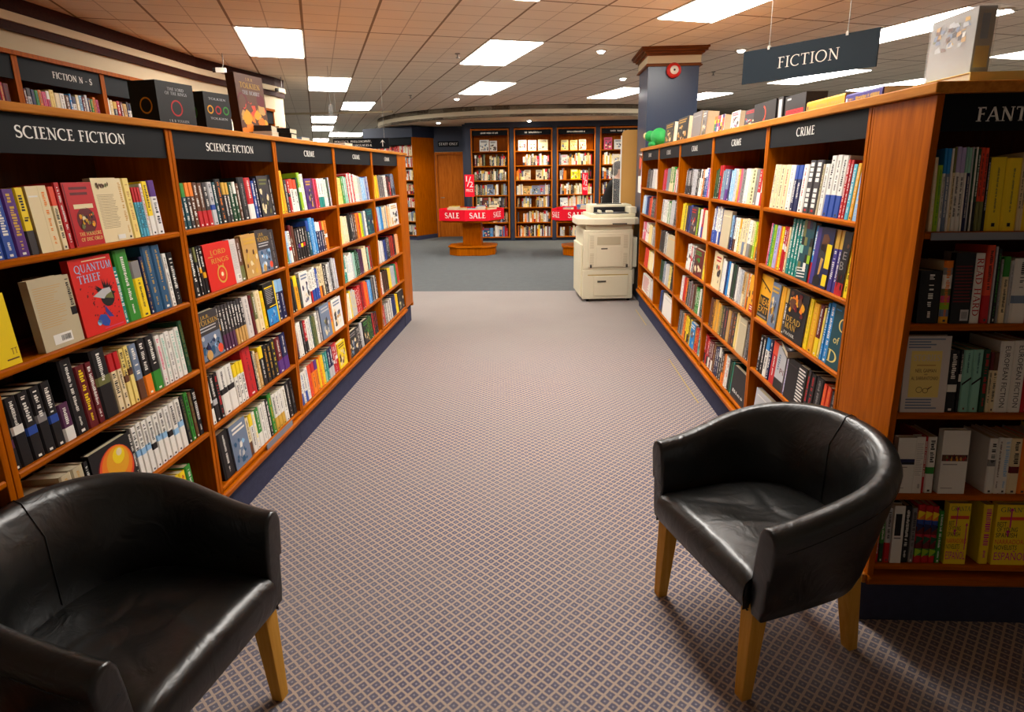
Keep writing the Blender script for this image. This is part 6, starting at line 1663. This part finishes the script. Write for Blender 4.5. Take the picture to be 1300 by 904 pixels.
bx.build('box_body', M['matt_print'], t)
MB().box(0, .225, 0, .06, 0.001, .195).build('wrapping', M['shrink_wrap'], t)
# book lying across the tops of others on the lower crime shelf
lone(flat_book(.12, .19, .035, 'dgrey', 'white'), 'book with white page edges lying across the fourth crime shelf', Matrix.Translation((1.215, 2.80, .545 + .214)) @ Matrix.Rotation(R(166), 4, 'Z') @ Matrix.Rotation(R(5), 4, 'Y') @ Matrix.Translation((0, 0, .035)) @ Matrix.Rotation(-PI / 2, 4, 'X') @ Matrix.Translation((-.06, 0, -.095)))
# yellow magazine turned spine-out on an angle
rg = random.Random(8)

# ---------------------------------------------------------------- the person at the back
def skin_mesh(name, verts, edges, radii, material, parent, sub=2):
    me = bpy.data.meshes.new(name); me.from_pydata(verts, edges, []); o = bpy.data.objects.new(name, me); C.objects.link(o)
    o.parent = parent
    md = o.modifiers.new('skin', 'SKIN'); md.use_smooth_shade = True
    sd = o.modifiers.new('sub', 'SUBSURF'); sd.levels = sub; sd.render_levels = sub
    for i, r_ in enumerate(radii): me.skin_vertices[0].data[i].radius = (r_, r_) if not isinstance(r_, tuple) else r_
    me.skin_vertices[0].data[0].use_root = True
    me.materials.append(material)
    return o


p = thing('person', 'person in a dark coat with grey-brown hair, seen from behind past the tan board', 'person', (1.13, 9.55, 0), R(-84))
# local: faces +y; built pelvis first, leaning a little forward
V = [(0, -.09, .95), (0, -.07, 1.10), (0, -.03, 1.26), (0, .02, 1.40), (0, .04, 1.49), (0, .045, 1.56), (0, .05, 1.63), (0, .05, 1.69),
     (.16, .02, 1.41), (.21, .08, 1.17), (.17, .27, 1.06), (.13, .35, 1.06), (-.16, .02, 1.41), (-.21, .08, 1.17), (-.17, .27, 1.06), (-.13, .35, 1.06),
     (.1, -.08, .90), (.11, -.02, .5), (.11, -.06, .09), (.11, .10, .04), (-.1, -.08, .90), (-.11, -.02, .5), (-.11, -.06, .09), (-.11, .10, .04)]
E_ = [(0, 1), (1, 2), (2, 3), (3, 4), (4, 5), (5, 6), (6, 7), (3, 8), (8, 9), (9, 10), (10, 11), (3, 12), (12, 13), (13, 14), (14, 15), (0, 16), (16, 17), (17, 18), (18, 19), (0, 20), (20, 21), (21, 22), (22, 23)]
RD = [.14, .135, .15, .13, .058, .085, .095, .07, .062, .05, .038, .034, .062, .05, .038, .034, .09, .065, .042, .035, .09, .065, .042, .035]
# fingers and thumbs
for sx, w in ((1, 11), (-1, 15)):
    wx, wy, wz = V[w]
    for k in range(4):
        i0 = len(V); dx = (-.026 + .017 * k) * sx
        ln_ = (.07, .08, .075, .06)[k]
        V += [(wx + dx * .8, wy + .045, wz - .004), (wx + dx, wy + .045 + ln_ * .55, wz - .015), (wx + dx, wy + .045 + ln_ * .8, wz - .042)]
        E_ += [(w, i0), (i0, i0 + 1), (i0 + 1, i0 + 2)]; RD += [.010, .009, .008]
    i0 = len(V); V += [(wx - .035 * sx, wy + .02, wz - .008), (wx - .05 * sx, wy + .055, wz - .02)]; E_ += [(w, i0), (i0, i0 + 1)]; RD += [.011, .009]
body = skin_mesh('body', V, E_, RD, M['skin'], p)
coat_v = [(0, -.08, .74), V[0], V[1], V[2], V[3], (0, .04, 1.47), V[8], V[9], V[10], (.145, .32, 1.06), V[12], V[13], V[14], (-.145, .32, 1.06)]
skin_mesh('coat', coat_v, [(0, 1), (1, 2), (2, 3), (3, 4), (4, 5), (4, 6), (6, 7), (7, 8), (8, 9), (4, 10), (10, 11), (11, 12), (12, 13)],
          [.19, .175, .165, .17, .16, .085, .09, .075, .062, .055, .09, .075, .062, .055], M['fabric_dark'], p)
for s_ in (1, -1):
    skin_mesh('trouser_leg', [(.1 * s_, -.08, .88), (.11 * s_, -.02, .5), (.11 * s_, -.05, .1)], [(0, 1), (1, 2)], [.105, .085, .07], M['trouser'], p)
    skin_mesh('shoe', [(.11 * s_, -.09, .05), (.11 * s_, .02, .045), (.11 * s_, .15, .035)], [(0, 1), (1, 2)], [.045, .048, .034], M['shoe'], p)
hr = MB(); hr.ellipsoid((0, .035, 1.665), (.088, .102, .088), 20, 12); hr.ellipsoid((0, -.01, 1.61), (.08, .07, .085), 16, 10)
hr.build('hair', M['hair'], p)
fc = MB(); fc.ellipsoid((0, .148, 1.61), (.014, .022, .022)); fc.build('nose', M['skin'], p)
for s_ in (1, -1):
    MB().ellipsoid((.034 * s_, .136, 1.64), (.014, .008, .009)).build('eye', M['white_plastic'], p)
    MB().ellipsoid((.034 * s_, .1425, 1.64), (.006, .003, .006)).build('iris', M['hair'], p)
    MB().ellipsoid((.093 * s_, .05, 1.615), (.012, .022, .034)).build('ear', M['skin'], p)
MB().ellipsoid((0, .138, 1.57), (.024, .008, .007)).build('mouth', mat('lips', rgb(168, 96, 84), .5), p)

# ---------------------------------------------------------------- the many smaller books
so = STUFF.build('books', [M['print'], M['pages']])
tag(so, 'the many smaller books filling the farther shelves and sale tables', 'books', None, 'stuff')

# ---------------------------------------------------------------- camera and view
cam = bpy.data.cameras.new('camera'); co = bpy.data.objects.new('camera', cam); C.objects.link(co)
right = Vector((AX.x, AY.x, AU.x)); down = Vector((AX.y, AY.y, AU.y)); fwd = Vector((AX.z, AY.z, AU.z))
mw = Matrix((( right.x, -down.x, -fwd.x, CAM.x), (right.y, -down.y, -fwd.y, CAM.y), (right.z, -down.z, -fwd.z, CAM.z), (0, 0, 0, 1)))
co.matrix_world = mw
cam.sensor_fit = 'HORIZONTAL'; cam.sensor_width = 36.0; cam.lens = 760 / 1300 * 36
cam.shift_y = -(452 - 406.5) / 1300
cam.clip_start = .05; cam.clip_end = 100
SC.camera = co
w = bpy.data.worlds.new('world'); SC.world = w; w.use_nodes = True
w.node_tree.nodes['Background'].inputs['Color'].default_value = (1.0, .86, .7, 1)
w.node_tree.nodes['Background'].inputs['Strength'].default_value = 0.05
SC.view_settings.view_transform = 'Standard'; SC.view_settings.look = 'None'; SC.view_settings.gamma = 1; SC.view_settings.use_curve_mapping = False
SC.view_settings.exposure = EXPOSURE
SC.cycles.use_denoising = True
SC.cycles.max_bounces = 8; SC.cycles.diffuse_bounces = 6; SC.cycles.transparent_max_bounces = 12
SC.cycles.sample_clamp_indirect = 6
